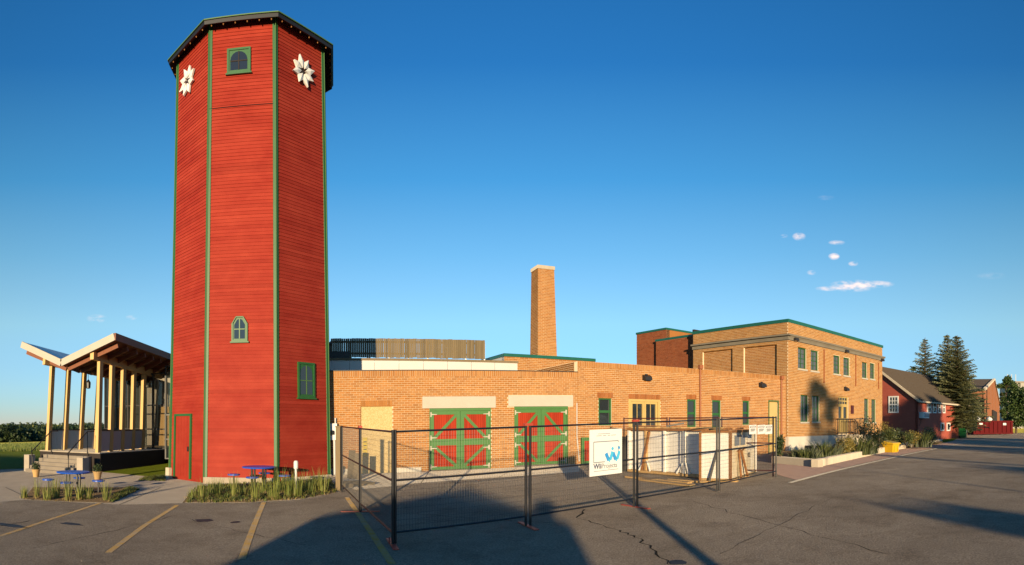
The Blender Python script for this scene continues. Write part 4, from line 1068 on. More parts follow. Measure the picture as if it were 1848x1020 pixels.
fl = ['black wire fence panel running from the bare corner post to the sign panel', 'black wire fence panel that carries the white company sign', 'black wire fence panel in front of the open timber crate', 'black wire fence panel that carries three small notices']
panels = []
for k in range(4):
    panels.append(fence_panel(fpost[k], fpost[k + 1], fl[k], gf_, foot0=(k == 0), foot1=(k < 2), clamp=(k < 2), foot_a=math.radians((-70, -60, -50, -40)[k])))
side = [fpost[0], on_ground(650, 12.56), on_ground(617, 16.0)]
fence_panel(side[1], side[0] + (side[0] - side[1]).normalized() * .085, 'black wire fence panel from the bare corner post back past the yellow parking line', gf_, foot0=True, foot1=False, clamp=False, foot_a=.1)
fence_panel(side[2], side[1], 'black wire fence panel closing against the boarded doorway side of the garage', gf_, foot0=False, foot1=False, clamp=True)
back = [on_ground(1398, 17.6), on_ground(1300, 18.2), on_ground(1206, 19.4), on_ground(1124, 20.6)]
for k, l in enumerate(('maroon wire fence panel behind the white container', 'maroon wire fence panel behind the crates, in the middle of the back row', 'maroon wire fence panel behind the crates, nearest the yellow double door')):
    fence_panel(back[k + 1], back[k], l, 'maroon fence panels behind the crates', False, False, False, col='maroon_metal')
# company sign on the second panel
fs, Ls, _ = panels[1]
r_ = fs.rect(1062, 775, 1120.5, 857)
sg = thing('company_sign', fs.p(r_[0], .03, r_[2]), 'white company sign with blue logo wired to the fence', 'sign')
MB().box(fs, r_[0], r_[1], .026, .032, r_[2], r_[3]).build('board', 'sign_white', sg)
W_, H_ = r_[1] - r_[0], r_[3] - r_[2]
def sp(x, y, n=.034): return fs.p(r_[0] + W_ * x, n, r_[2] + H_ * y)
def stroke(pts, wd, m_, name='logo_stroke', n=.034):
    b = MB()
    for i in range(len(pts) - 1):
        (x0, y0), (x1, y1) = pts[i], pts[i + 1]; dx, dy = (x1 - x0) * W_, (y1 - y0) * H_; L = math.hypot(dx, dy); nx, ny = -dy / L * wd / 2 / W_, dx / L * wd / 2 / H_
        b.add([sp(x0 - nx, y0 - ny, n), sp(x1 - nx, y1 - ny, n), sp(x1 + nx, y1 + ny, n), sp(x0 + nx, y0 + ny, n)], [(0, 1, 2, 3)])
    return b.build(name, m_, sg)
def disc(x, y, r, m_):
    b = MB(); b.add([sp(x + r / W_ * math.cos(k * .524), y + r / H_ * math.sin(k * .524), .036) for k in range(12)], [tuple(range(12))]); return b.build('logo_dot', m_, sg)
stroke([(.88, .70), (.88, .735), (.12, .735), (.12, .29), (.46, .29)], .02, 'ink_grey', 'logo_frame')
stroke([(.88, .62), (.88, .44)], .016, 'ink_grey', 'logo_frame')
def vee(x0, n):
    L_ = [(x0, .475), (x0 + .045, .38), (x0 + .09, .315)]
    for a, b_, m_ in ((L_[0], L_[1], 'ink_blue'), (L_[1], L_[2], 'ink_blue')): stroke([a, b_], .085, m_, n=.036)
    stroke([(x0 + .08, .315), (x0 + .125, .32), (x0 + .165, .40), (x0 + .2, .50)], .075, 'ink_sky', n=.038)
vee(.49, 0); vee(.71, 1); disc(.695, .565, .035, 'ink_sky'); disc(.90, .575, .033, 'ink_blue')
def text(body, x, y, size, m_, parent, pos, frame, bold=0.0, sx=1.0):
    cu = bpy.data.curves.new('lettering', 'FONT'); cu.body = body; cu.size = size; cu.extrude = .0008; cu.offset = bold; cu.materials.append(MAT[m_])
    o = bpy.data.objects.new('lettering', cu); COL.objects.link(o); o.parent = parent
    M_ = Matrix(((frame.d.x * sx, 0, frame.nv.x), (frame.d.y * sx, 0, frame.nv.y), (frame.slope * sx, 1, 0))).to_4x4()
    M_.translation = Vector(pos) - parent.location
    bpy.context.view_layer.update(); me = bpy.data.meshes.new_from_object(o.evaluated_get(bpy.context.evaluated_depsgraph_get()))
    bpy.data.objects.remove(o); o = bpy.data.objects.new('lettering', me); COL.objects.link(o); o.parent = parent
    if not me.materials: me.materials.append(MAT[m_])
    o.matrix_local = M_; return o
text('Wii', 0, 0, .145, 'ink_navy', sg, sp(.115, .155, .036), fs, .004); text('Projects', 0, 0, .135, 'ink_grey', sg, sp(.355, .155, .036), fs, .0015, .98)
for y, x0, x1 in ((.905, .25, .62), (.865, .2, .36), (.865, .40, .50), (.865, .54, .62), (.865, .65, .8), (.10, .12, .88)): stroke([(x0, y), (x1, y)], .012, 'ink_grey', 'small_print')
# three small notices
fn, Ln, _ = panels[3]
for (x0, x1, l) in ((1350.5, 1363.5, 'white notice nearest the container number, one of three on the fence'), (1365.5, 1379, 'middle white notice of three on the fence'), (1379.5, 1392, 'white notice nearest the fence end post, one of three')):
    r3 = fn.rect(x0, 767, x1, 783.5); o = thing('notice_sign', fn.p(r3[0], .03, r3[2]), l, 'sign', 'small white notices on the fence')
    MB().box(fn, r3[0], r3[1], .026, .031, r3[2], r3[3]).build('board', 'sign_white', o); ww, hh = r3[1] - r3[0], r3[3] - r3[2]
    b = MB(); N = 20
    for k in range(N):
        a, e = 2 * math.pi * k / N, 2 * math.pi * (k + 1) / N; P = []
        for (an, rr) in ((a, 1), (e, 1), (e, .8), (a, .8)): P.append(fn.p(r3[0] + ww * (.5 + .42 * rr * math.cos(an)), .033, r3[2] + hh * (.77 + .14 * rr * math.sin(an))))
        b.add(P, [(0, 1, 2, 3)])
    b.build('oval', 'ink_black', o)
    for k, (yy, a, e) in enumerate(((.745, .28, .72), (.50, .15, .85), (.40, .2, .8), (.30, .15, .7))): MB().box(fn, r3[0] + ww * a, r3[0] + ww * e, .032, .0335, r3[2] + hh * yy, r3[2] + hh * (yy + .055)).build('print_line', 'ink_black', o)

# ---------------------------------------------------------------- crates and site clutter
cw = thing('white_container', (5.96, 15.06, G(5.96, 15.06)), 'white ribbed site container with stencilled number 422 and rusty edges', 'container')
zc0 = G(5.96, 15.06)
fc1 = Fr((5.96, 15.06, zc0), math.atan2(2.44, 1.87)); Lc, Wc, Hc = 3.07, .95, 1.42      # long side
fc0 = Fr(fc1.p(0, -Wc, 0), fc1.a - math.pi / 2)                                       # short end
MB().box(fc1, .03, Lc - .03, -Wc + .03, -.03, .08, Hc - .02).build('body', 'container_white', cw)
for k in range(22): MB().box(fc1, .06 + k * (Lc - .12) / 22, .06 + (k + .55) * (Lc - .12) / 22, -.03, -.012, .12, Hc - .06).build('rib', 'container_white', cw)
MB().box(fc0, .05, Wc - .05, -.03, -.012, .12, Hc - .06).build('end_panel', 'panel_white', cw)
for (f, L) in ((fc1, Lc), (fc0, Wc)):
    for s in (0, L - .07): MB().box(f, s, s + .07, -.075, 0.0 + (.003 if s == 0 else 0), 0.05, Hc).build('corner_post', 'panel_white' if s else 'rusty_timber', cw)
    for t in (.05, Hc - .02): MB().box(f, .07, L - .07, -.06, .004, t, t + .07).build('edge_rail', 'rusty_timber' if t > 1 else 'timber', cw)
for s in (.25, 1.55, 2.75): MB().box(fc1, s, s + .16, -Wc, .10, -.02, .06).build('skid', 'timber', cw)
for (s, e) in ((1.0, 1.3), (.75, .55)): MB().bar(fc1.p(s, .02, Hc * .62), fc1.p(s + (e - s), .14, .08), .05).build('prop', 'rusty_timber', cw)
MB().bar(fc0.p(.55, .02, Hc * .66), fc0.p(.36, .16, .06), .05).build('prop', 'dark_metal', cw)
for s in (.85, 1.35): MB().bar(fc1.p(s - .25, .006, Hc * .6), fc1.p(s + .25, .006, Hc * .66), .06, .02).build('strap', 'rusty_timber', cw)
for s in (.35, 1.0): MB().box(fc1, s + .02, s + .52, .0, .008, Hc - .40, Hc - .1).build('label_sheet', 'ink_grey', cw)
text('422', 0, 0, .2, 'ink_black', cw, fc1.p(1.85, .006, .62), fc1, .004)
for k in range(5):
    s = RND.uniform(.1, Lc - .3); MB().box(fc1, s, s + RND.uniform(.2, .5), -.5, -.42, Hc + .05, Hc + .07 + RND.uniform(0, .06)).build('loose_batten', 'rusty_timber', cw)
ca0, ca1 = on_ground(1134, 19.6), on_ground(1273, 17.2)
fk = between(ca0.to_2d(), ca1.to_2d(), min(ca0.z, ca1.z) - .02); Lk = fk.L
ct = thing('timber_crate', ca0, 'long open timber framed crate lined with white panels', 'crate')
Hk = 1.46
MB().box(fk, 0, Lk, -1.1, .05, .06, .14).build('base', 'timber', ct)
n = 4
for i in range(n): MB().box(fk, Lk * i / n + .04, Lk * (i + 1) / n - .03, -.10, -.06, .15, Hk - .05).build('panel', 'panel_white', ct)
for i in range(n + 1):
    s = min(max(Lk * i / n, .03), Lk - .05); MB().box(fk, s - .035, s + .035, -.06, .03, .14, Hk - .02).build('upright', 'panel_white' if i != 1 else 'timber', ct)
    if i in (1, 3): 
        for sg_ in (-1, 1): MB().bar(fk.p(s + sg_ * .05, .0, .45), fk.p(s + sg_ * .26, .06, .13), .05).build('brace', 'panel_white', ct)
MB().bar(fk.p(1.05, .03, Hk - .05), fk.p(.72, .05, .15), .06).build('brace', 'rusty_timber', ct)
MB().box(fk, -.03, Lk + .03, -.12, .05, Hk - .02, Hk + .06).build('top_beam', 'rusty_timber', ct); MB().box(fk, -.03, Lk, -1.12, -1.02, Hk - .02, Hk + .06).build('top_beam', 'timber', ct)
MB().box(fk, 0, .06, -1.1, -.12, .14, Hk - .02).build('end_panel', 'timber', ct); MB().box(fk, Lk - .06, Lk, -1.1, -.12, .14, Hk - .02).build('end_panel', 'panel_white', ct)
MB().box(fk, .06, Lk - .06, -1.1, -1.04, .14, Hk - .02).build('back_panel', 'panel_white', ct)
for k in range(9): MB().box(fk, Lk * (k + .2) / 9, Lk * (k + .55) / 9, -1.15, .06, Hk + .06, Hk + .085 + RND.uniform(0, .02)).build('lid_board', 'timber', ct)
MB().box(fk, .35, .45, -1.16, .07, Hk + .11, Hk + .14).build('lid_strap', 'rusty_timber', ct)
MB().bar(fk.p(1.6, -.2, Hk + .12), fk.p(2.0, -.6, Hk + .22), .05).build('loose_pole', 'dark_metal', ct)
tarp = thing('dark_tarp', fk.p(-.5, -.4, 0), 'black tarpaulin bundle heaped against the end of the crate', 'tarpaulin')
b = MB(); base = fk.p(-.33, -.45, 0)
for i in range(9):
    for j in range(14):
        a = 2 * math.pi * j / 14; rr = .34 * (1 - (i / 8) ** 2.2 * .55) * RND.uniform(.88, 1.1)
        b.v.append(base + fk.d * rr * math.cos(a) + fk.nv * rr * math.sin(a) * 1.3 + Vector((0, 0, 1.25 * i / 8 + RND.uniform(-.02, .02))))
for i in range(8):
    for j in range(14): b.f.append((i * 14 + j, i * 14 + (j + 1) % 14, (i + 1) * 14 + (j + 1) % 14, (i + 1) * 14 + j))
b.f.append(tuple(8 * 14 + j for j in range(14))); b.build('sheet', 'tar', tarp, smooth=True)
for k, (px, py, L, an, l) in enumerate(((1185, 868, 2.6, .0, 'long yellow plank lying in front of the crate, next to its uprights'), (1200, 873, 2.3, -.1, 'long yellow plank lying on the asphalt inside the fence mesh'), (1240, 870, 1.3, .12, 'short yellow plank lying at the container end'), (1165, 866, 1.2, -.3, 'short yellow plank lying by the black tarpaulin'))):
    c = gnd(px, py); f = Fr(c, fk.a + an); o = thing('plank', c, l, 'plank', 'planks lying by the crate'); MB().box(f, -L / 2, L / 2, -.1, .1, .012, .06).build('board', 'timber', o)
pt = thing('leaning_door_panel', fB.p(.35, .25, .1), 'small green and red door panel leaning beside the garage corner', 'panel')
fpn = Fr(fB.p(.1, .12, 0), fB.a); h0 = 1.2
MB().box(fpn, .02, .75, .0, .04, .15, h0).build('panel', 'door_red', pt)
for (a, e, c, d) in ((0, .12, .13, h0), (.65, .77, .13, h0), (.12, .65, h0 - .14, h0), (.12, .65, .13, .26)): MB().box(fpn, a, e, -.01, .06, c, d - .002).build('frame', 'door_green', pt)
# posts, boards and a tyre by the boarded doorway
wp = on_ground(611, 16.4); o = thing('wooden_post', wp, 'weathered grey wooden post at the end of the fence', 'post'); MB().bar(wp - Vector((0, 0, .1)), wp + Vector((0, 0, 1.78)), .13).build('shaft', 'wood_grey', o); MB().bar(wp + Vector((0, 0, 1.78)), wp + Vector((0, 0, 1.82)), .15).build('cap', 'wood_grey', o)
for px, h, r, l in ((632, .95, 19.4, 'tall grey board standing against the wall by the boarded doorway'), (643, .85, 19.2, 'shorter grey board standing against the wall by the boarded doorway')):
    c = on_ground(px, r); o = thing('board', c, l, 'board', 'grey boards by the doorway'); MB().bar(c, c + Vector((.02, .18, h)), .22, .04).build('plank', 'wood_grey', o); MB().bar(c + Vector((-.08, .06, h * .5)), c + Vector((.12, .06, h * .5)), .05, .05).build('batten', 'wood_grey', o)
c = gnd(604, 876); o = thing('wooden_pallet', c, 'broken grey pallet lying at the fence end beside the tower bed', 'pallet')
fpl = Fr(c, .9)
for k in range(5): MB().box(fpl, 0, .9, k * .19, k * .19 + .1, .09, .11).build('slat', 'wood_grey', o)
for k in range(3): MB().box(fpl, k * .4, k * .4 + .08, 0, .86, .0, .09).build('bearer', 'wood_grey', o)

# ---------------------------------------------------------------- planters, bins
def kerb_run(name, pts, h, wid, label):
    """raised concrete kerb with mitred corners, in cast lengths"""
    o = thing(name, (pts[0][0], pts[0][1], G(*pts[0])), label, 'kerb', 'concrete kerbs of the planted beds')
    for i in range(len(pts) - 1):
        a, b_ = Vector(pts[i]), Vector(pts[i + 1]); L = (b_ - a).length; k = max(1, round(L / 1.9)); d = (b_ - a) / L; n = Vector((-d.y, d.x)) * wid
        for j in range(k):
            p, e = a + d * (L * j / k + .006), a + d * (L * (j + 1) / k - .006)
            lowq = [Vector((v.x, v.y, G(v.x, v.y) - .1)) for v in (p, e, e + n, p + n)]
            z = max(v.z for v in lowq) + .1 + h
            MB().hexa(lowq + [Vector((v.x, v.y, z)) for v in lowq]).build('kerb_length', 'concrete', o, bevel=.015)
    return o
k0, k1, k2 = q(1392, 836), q(1476, 844), q(1598, 816.5)
kerb_run('planter_kerb', [tuple(k0), tuple(k1), tuple(k2)], .27, .26, 'raised concrete kerb round the bed at the two storey block')
k3, k4 = q(1620, 812), q(1701, 797.5)
kerb_run('planter_kerb', [tuple(k3), tuple(k4)], .22, .3, 'low concrete kerb of the bed beyond the yellow bin')
soil1 = [tuple(k0), tuple(k1), tuple(k2), tuple(fF.p(11.6, .1, 0).to_2d()), tuple(fF.p(0, .12, 0).to_2d()), tuple(fB.p(11, .1, 0).to_2d())]
def raised(name, poly, lift):
    o = sheet(name, poly, lift, 'soil', cell=1.0); return o
raised('planting_bed', soil1, .14)
raised('planting_bed', [tuple(k3), tuple(k4), tuple(on_ground(1700, 44).to_2d()), tuple(on_ground(1600, 38).to_2d())], .10)
shrub_n = {}
def shrub(px, r, h, wid, m_, kind, label, zb=None, grp='shrubs in the planted beds'):
    c = on_ground(px, r); c.z += .12
    o = thing('shrub', c, label, 'shrub', grp)
    if kind == 'spiky':
        blades(MB(), c, 120, h, wid * .3, .06, .75, .55).build('leaves', m_, o)
        blades(MB(), c, 60, h * .6, wid * .4, .05, 1.1, .8).build('lower_leaves', 'shrub_grey', o)
    else:
        b = MB()
        for k in range(9):
            a = RND.uniform(0, 6.28); rr = RND.uniform(0, .6) * wid * .5
            leaves(b, c + Vector((math.cos(a) * rr, math.sin(a) * rr, h * RND.uniform(.3, .72))), wid * .28, wid * .28, h * .27, 110, .05, .3)
        b.build('foliage', m_, o)
        s_ = MB()
        for k in range(5): s_.tube([c, c + Vector((RND.uniform(-.3, .3) * wid, RND.uniform(-.3, .3) * wid, h * .6))], .012, 4)
        s_.build('stems', 'bark', o)
SP = [(1408, 22.6, 1.15, .5, 'leaf_dark', 'bush', 'narrow dark bush beside the tan door of the long wing'),
      (1434, 22.9, .55, .5, 'shrub_grey', 'spiky', 'thin grey-green spiky plant in front of the white basement wall'),
      (1452, 22.6, .58, .7, 'shrub_green', 'spiky', 'spiky plant under the basement window at the kerb corner'),
      (1467, 23.0, .6, .9, 'shrub_grey', 'spiky', 'low dense grey spiky shrub between the kerb corner and the large spiky shrub'),
      (1486, 23.6, .9, 1.1, 'shrub_green', 'spiky', 'large dark green spiky shrub near the kerb corner'),
      (1503, 24.6, .75, 1.0, 'shrub_grey', 'spiky', 'grey spiky shrub beside the yellow-leaved bush'),
      (1519, 25.4, .95, 1.0, 'shrub_yellow', 'bush', 'bush with yellow and brown leaves below the entrance landing'),
      (1533, 26.2, .85, .8, 'shrub_yellow', 'bush', 'smaller yellowing bush next to the tall spiky shrub'),
      (1551, 27.0, 1.1, 1.5, 'shrub_green', 'spiky', 'tall full spiky shrub below the entrance railing'),
      (1570, 28.2, .9, 1.2, 'shrub_green', 'spiky', 'spiky shrub in front of the dark bush at the steps'),
      (1560, 31.6, 2.1, 2.3, 'leaf_dark', 'bush', 'big dark rounded bush against the entrance steps'),
      (1585, 30.4, 1.3, 1.3, 'leaf_dark', 'bush', 'dark bush at the foot of the steps, before the yellow bin'),
      (1604, 33.5, 1.3, 1.2, 'shrub_green', 'bush', 'mid green bush behind the yellow bin'),
      (1596, 36.0, 1.7, 1.4, 'shrub_yellow', 'bush', 'tall yellow-green bush at the corner of the brick block'),
      (1622, 35.0, 1.35, 1.4, 'leaf_dark', 'bush', 'dark leafy bush beside the red house gable'),
      (1636, 34.4, 1.2, 1.3, 'shrub_green', 'bush', 'round green bush in the far bed, next to the dark leafy one'),
      (1648, 35.4, 1.1, 1.2, 'shrub_yellow', 'bush', 'yellowing bush in the far bed under the air conditioner'),
      (1664, 36.0, 1.2, 1.6, 'shrub_green', 'spiky', 'tall spiky plant in the far bed in front of the red house'),
      (1682, 38.0, 1.2, 1.4, 'shrub_green', 'bush', 'last green bush of the far bed before the spruces'),
      (1676, 41.0, 1.3, 1.6, 'leaf_dark', 'bush', 'dark bush against the long wall of the red house')]
for a in SP: shrub(*a)
# yellow grit bin
c = gnd(1608, 816.5); o = thing('grit_bin', c, 'yellow plastic grit bin with lid between the two kerbs', 'bin')
fg = Fr(c, math.radians(24))
b = MB(); b.add([fg.p(s, n, t) for (s, n, t) in ((-.30, .26, 0), (.30, .26, 0), (.30, -.26, 0), (-.30, -.26, 0), (-.38, .33, .44), (.38, .33, .44), (.38, -.33, .44), (-.38, -.33, .44))], [(0, 3, 2, 1), (4, 5, 6, 7), (0, 1, 5, 4), (1, 2, 6, 5), (2, 3, 7, 6), (3, 0, 4, 7)]); b.build('body', 'yellow_plastic', o, bevel=.02)
b = MB(); b.add([fg.p(s, n, t) for (s, n, t) in ((-.45, .40, .44), (.45, .40, .44), (.45, -.38, .46), (-.45, -.38, .46), (-.42, .34, .52), (.42, .34, .52), (.40, -.30, .62), (-.40, -.30, .62))], [(0, 3, 2, 1), (4, 5, 6, 7), (0, 1, 5, 4), (1, 2, 6, 5), (2, 3, 7, 6), (3, 0, 4, 7)]); b.build('lid', 'yellow_plastic', o, bevel=.02)
for s in (-.2, .2): MB().box(fg, s - .03, s + .03, .27, .345, .04, .36).build('rib', 'yellow_plastic', o)
lb = gnd(1590, 808); o = thing('bollard', lb, 'short black bollard with pale top beside the yellow bin', 'bollard'); MB().lathe(lb, [(.07, 0), (.07, .85)], 12).build('post', 'black_metal', o); MB().lathe(lb + Vector((0, 0, .85)), [(.075, 0), (.075, .1), (.04, .13)], 12).build('cap', 'white', o)

# ---------------------------------------------------------------- red house beyond
Eh = on_ground(1655, 52); AH = math.radians(26)
fh = Fr((Eh.x, Eh.y, .4), AH); fgH = Fr(fh.p(0, -8.4, 0), AH - math.pi / 2)
he = fh.t(1656, 719); hr = he + 2.95; LH = 13.0; WH = 8.4
house = thing('red_house', (Eh.x, Eh.y, .4), 'low red clapboard house with brown gable roof and white windows', 'house')
MB().prism(fgH, [(0, -.5), (WH, -.5), (WH, he), (WH / 2, hr), (0, he)], -.2, 0).build('wall', 'house_red', house)
MB().box(fh, 0, LH, -.2, 0, -.5, he).build('wall', 'house_red', house)
for k in range(26):
    z = k * .22 - .2; wd = WH if z < he else WH * (1 - (z - he) / (hr - he)); 
    if wd > .3: MB().box(fgH, (WH - wd) / 2 + .02, (WH + wd) / 2 - .02, 0, .014, z, z + .012).build('board_edge', 'house_red', house)
for sgn in (0, 1):
    e0 = fgH.p(WH if sgn else 0, .35, he - .08) + (fgH.d * .45 if sgn else -fgH.d * .45) - Vector((0, 0, .28)); r0 = fgH.p(WH / 2, .35, hr + .05)
    dv = fh.d * (LH + .7)
    P = [e0, e0 + dv, r0 + dv, r0]; P = P if sgn else P[::-1]
    MB().hexa([p for p in P] + [p + Vector((0, 0, .12)) for p in P]).build('roof', 'roof_shingle', house)
    MB().bar(e0 + fgH.nv * .02 + Vector((0, 0, .02)), r0 + fgH.nv * .02 + Vector((0, 0, .02)), .05, .2).build('bargeboard', 'concrete', house)
    MB().bar(e0 + Vector((0, 0, .04)), e0 + dv + Vector((0, 0, .04)), .1, .14).build('gutter', 'concrete', house)
def house_window(f, x0, y0, x1, y1, parent, cols, rws, m_='white'):
    r = f.rect(x0, y0, x1, y1); f2 = Fr(f.p(0, .13, 0), f.a); return window(f2, r, parent, m_, cols, rws, .12, .1, mw=.05)
house_window(fgH, 1604, 715, 1622, 745.5, house, 3, 4)
for x0, x1 in ((1672.5, 1679.5), (1682.5, 1689), (1692, 1697.5), (1700.5, 1705)): house_window(fh, x0, 725, x1, 746, house, 1, 2)
for x0, x1 in ((1697, 1703), (1708, 1714)): house_window(fh, x0, 763, x1, 778, house, 1, 1)
MB().tube([fh.p(.08, .07, he - .2), fh.p(.08, .07, .3)], .05, 8).build('downspout', 'house_red', house)
acr = fh.rect(1658, 744, 1668, 755); ac = thing('air_conditioner', fh.p(acr[0], .3, acr[2]), 'white air conditioner on the long wall of the red house', 'air conditioner')
MB().box(fh, acr[0], acr[1], .02, .5, acr[2], acr[3]).build('case', 'white', ac, bevel=.02); MB().box(fh, acr[0] + .1, acr[1] - .1, .5, .52, acr[2] + .1, acr[3] - .1).build('grille', 'ink_grey', ac)
MB().tube([fh.p(acr[0] + .1, .25, acr[2]), fh.p(acr[0] + .1, .05, acr[2] - .7)], .03, 6).build('bracket', 'dark_metal', ac)

# ---------------------------------------------------------------- trees
def spruce(name, px, r, top_y, wid, label, lowest=1.2, zoff=0.0, n_rows=44):
    c = on_ground(px, r); H = ZC + (HOR - top_y) / FP * r - c.z
    o = thing(name, c, label, 'tree', 'spruces by the red house')
    MB().tube([c - Vector((0, 0, .2)), c + Vector((0, 0, H * .5)), c + Vector((.05, 0, H))], [H * .022, H * .014, .02], 8).build('trunk', 'bark', o)
    b = MB(); br = MB()
    for k in range(n_rows):
        u = (k / n_rows) ** .9; z = lowest + (H - lowest - .1) * u; L0 = wid / 2 * ((1 - u) ** .72) * (1.0 if u > .08 else .85) + .06
        m_ = max(4, int(11 * (1 - u) + 3)); ph = RND.uniform(0, 6.28)
        for j in range(m_):
            a = ph + j * 6.283 / m_ + RND.uniform(-.25, .25); L = L0 * RND.uniform(.62, 1.18); d = Vector((math.cos(a), math.sin(a), 0)); s = Vector((-d.y, d.x, 0))
            droop = -.30 * (1 - u) + .25 * u; z_ = z + RND.uniform(-.12, .12)
            br.tube([c + Vector((0, 0, z_)), c + d * L * .6 + Vector((0, 0, z_ + droop * L * .6))], [.022, .008], 3, False)
            steps = max(3, int(L / .16))
            for q_ in range(steps):
                v = (q_ + .5) / steps; p = c + d * L * v + Vector((0, 0, z_ + droop * L * v + .12 * L * v * v))
                wn_ = (.10 + .26 * L * (1 - v) ** .8) * RND.uniform(.7, 1.2)
                for sg_ in (-1, 1):
                    e = p + s * sg_ * wn_ + d * .14 + Vector((0, 0, -.10 * RND.uniform(.3, 1.6))); w2 = d * .085
                    b.add([p - w2, p + w2, e + w2 * .5 + Vector((0, 0, -.03)), e - w2 * .4], [(0, 1, 2, 3)])
                h_ = RND.uniform(.08, .2); b.add([p - d * .1, p + d * .1, p + d * .05 + Vector((0, 0, -h_))], [(0, 1, 2)])
    br.build('branches', 'bark', o, kind='stuff'); b.build('crown', 'spruce', o); return o
spruce('spruce_tree', 1669, 74, 609, 7.6, 'dark pointed spruce rising behind the red house roof')
spruce('spruce_tree', 1727, 62, 605, 7.4, 'tall broad spruce standing before the red dumpster', 1.6, n_rows=62)
spruce('spruce_tree', 1709, 66, 603, 7.0, 'tall spruce with a narrow tip between the other two spruces', 1.4, n_rows=60)
def leafy(px, r, top_y, wid, label, m_='leaf', base=.25, n=26, per=150, size=.16, grp='leafy trees beyond the lot', xy=None, H=None, name='leafy_tree'):
    c = on_ground(px, r) if xy is None else Vector((xy[0], xy[1], G(*xy)))
    H = H or (ZC + (HOR - top_y) / FP * r - c.z); o = thing(name, c, label, 'tree', grp)
    tr = MB(); tr.tube([c - Vector((0, 0, .2)), c + Vector((0, 0, H * .35)), c + Vector((.1, .1, H * .75))], [H * .025, H * .018, .04], 8); b = MB()
    for k in range(n):
        a = RND.uniform(0, 6.28); u = RND.random(); z = H * (base + (1 - base) * (.08 + .86 * u)); R_ = wid / 2 * math.sin(math.pi * min(1, .18 + .78 * u)) ** .7 * RND.uniform(.25, .9)
        p = c + Vector((math.cos(a) * R_, math.sin(a) * R_, z)); s = wid * RND.uniform(.11, .19)
        tr.tube([c + Vector((0, 0, z * .6)), p], [.05, .015], 4, False); leaves(b, p, s, s, s * .75, per, size, .25)
    tr.build('trunk', 'bark', o); b.build('crown', m_, o); return o
leafy(1646, 84, 655, 3.6, 'small round dark tree peeking over the red house ridge', 'leaf_dark', .2, 26, 100, .2)
leafy(1816, 104, 676, 4.4, 'tall slim tree beside the gabled brick church', 'leaf', .12, 34, 120, .22)
leafy(1834, 92, 690, 5.6, 'broad leafy tree behind the red dumpster end', 'leaf', .1, 44, 120, .2)
leafy(1850, 92, 700, 7.5, 'broad leafy tree in front of the pale far building', 'leaf', .12, 40, 120, .2)
leafy(1763, 84, 735, 4.0, 'low leafy tree in front of the church roof', 'leaf_dark', .1, 22, 110, .2)
leafy(1745, 76, 745, 3.6, 'low dark tree between spruce and dumpster', 'leaf_dark', .08, 20, 110, .18)
# church
Kc = on_ground(1776, 100); AC = math.radians(40); fch = Fr((Kc.x, Kc.y, .4), AC)
ch = thing('brick_church', (Kc.x, Kc.y, .4), 'brick church with steep gable front beside leafy trees', 'church')
Wg = fch.s(1804); hg = fch.t(1789, 676); heC = fch.t(1776, 703)
MB().prism(fch, [(0, -.5), (Wg, -.5), (Wg, heC), (Wg / 2, hg), (0, heC)], -.4, 0).build('gable_wall', 'church_brick', ch)
for sg_ in (0, 1):
    a, b_ = fch.p(Wg if sg_ else 0, .05, heC), fch.p(Wg / 2, .05, hg); MB().bar(a, b_, .5, .35).build('gable_coping', 'concrete', ch)
for k in range(4):
    s = Wg * (.2 + .2 * k); MB().box(fch, s - .22, s + .22, 0, .12, 0, heC + (hg - heC) * (.55 if k in (1, 2) else .1)).build('pilaster', 'church_brick', ch)
fcl = Fr(fch.p(0, -16, 0), AC - math.pi / 2)
MB().box(fcl, 0, 15.9, -.3, 0, -.5, heC - .3).build('wall', 'church_brick', ch)
dv = -fch.nv * 16
for a in (0, Wg):
    e0, r0 = fch.p(a, 0, heC - .2), fch.p(Wg / 2, 0, hg - .2); P = [e0, r0, r0 + dv, e0 + dv]; P = P if a else P[::-1]
    MB().hexa(P + [p + Vector((0, 0, .25)) for p in P]).build('roof', 'roof_shingle', ch)
MB().box(fch, Wg * .35, Wg * .65, .0, .3, -.3, heC * .62).build('door', 'soffit', ch)
for k in range(4): s = 2 + 3.4 * k; window(Fr(fcl.p(0, .13, 0), fcl.a), (s, s + 1.0, 1.6, 4.2), ch, 'white', 1, 2, .12, .1)
MB().box(fch, Wg * .3, Wg * .3 + .8, -6, -5.2, heC, hg + .9).build('chimney', 'church_brick', ch)
awn = thing('pale_awning', fcl.p(12, .5, 3), 'pale lean-to porch roof on the church side wall', 'porch')
MB().hexa([fcl.p(12, .0, 3.9), fcl.p(14.6, .0, 3.9), fcl.p(14.6, 2.2, 2.5), fcl.p(12, 2.2, 2.5), fcl.p(12, 0, 4.05), fcl.p(14.6, 0, 4.05), fcl.p(14.6, 2.2, 2.65), fcl.p(12, 2.2, 2.65)]).build('roof', 'lintel', awn)
for s in (12.1, 14.5): MB().bar(fcl.p(s, 2.1, -.2), fcl.p(s, 2.1, 2.5), .14).build('post', 'white', awn)
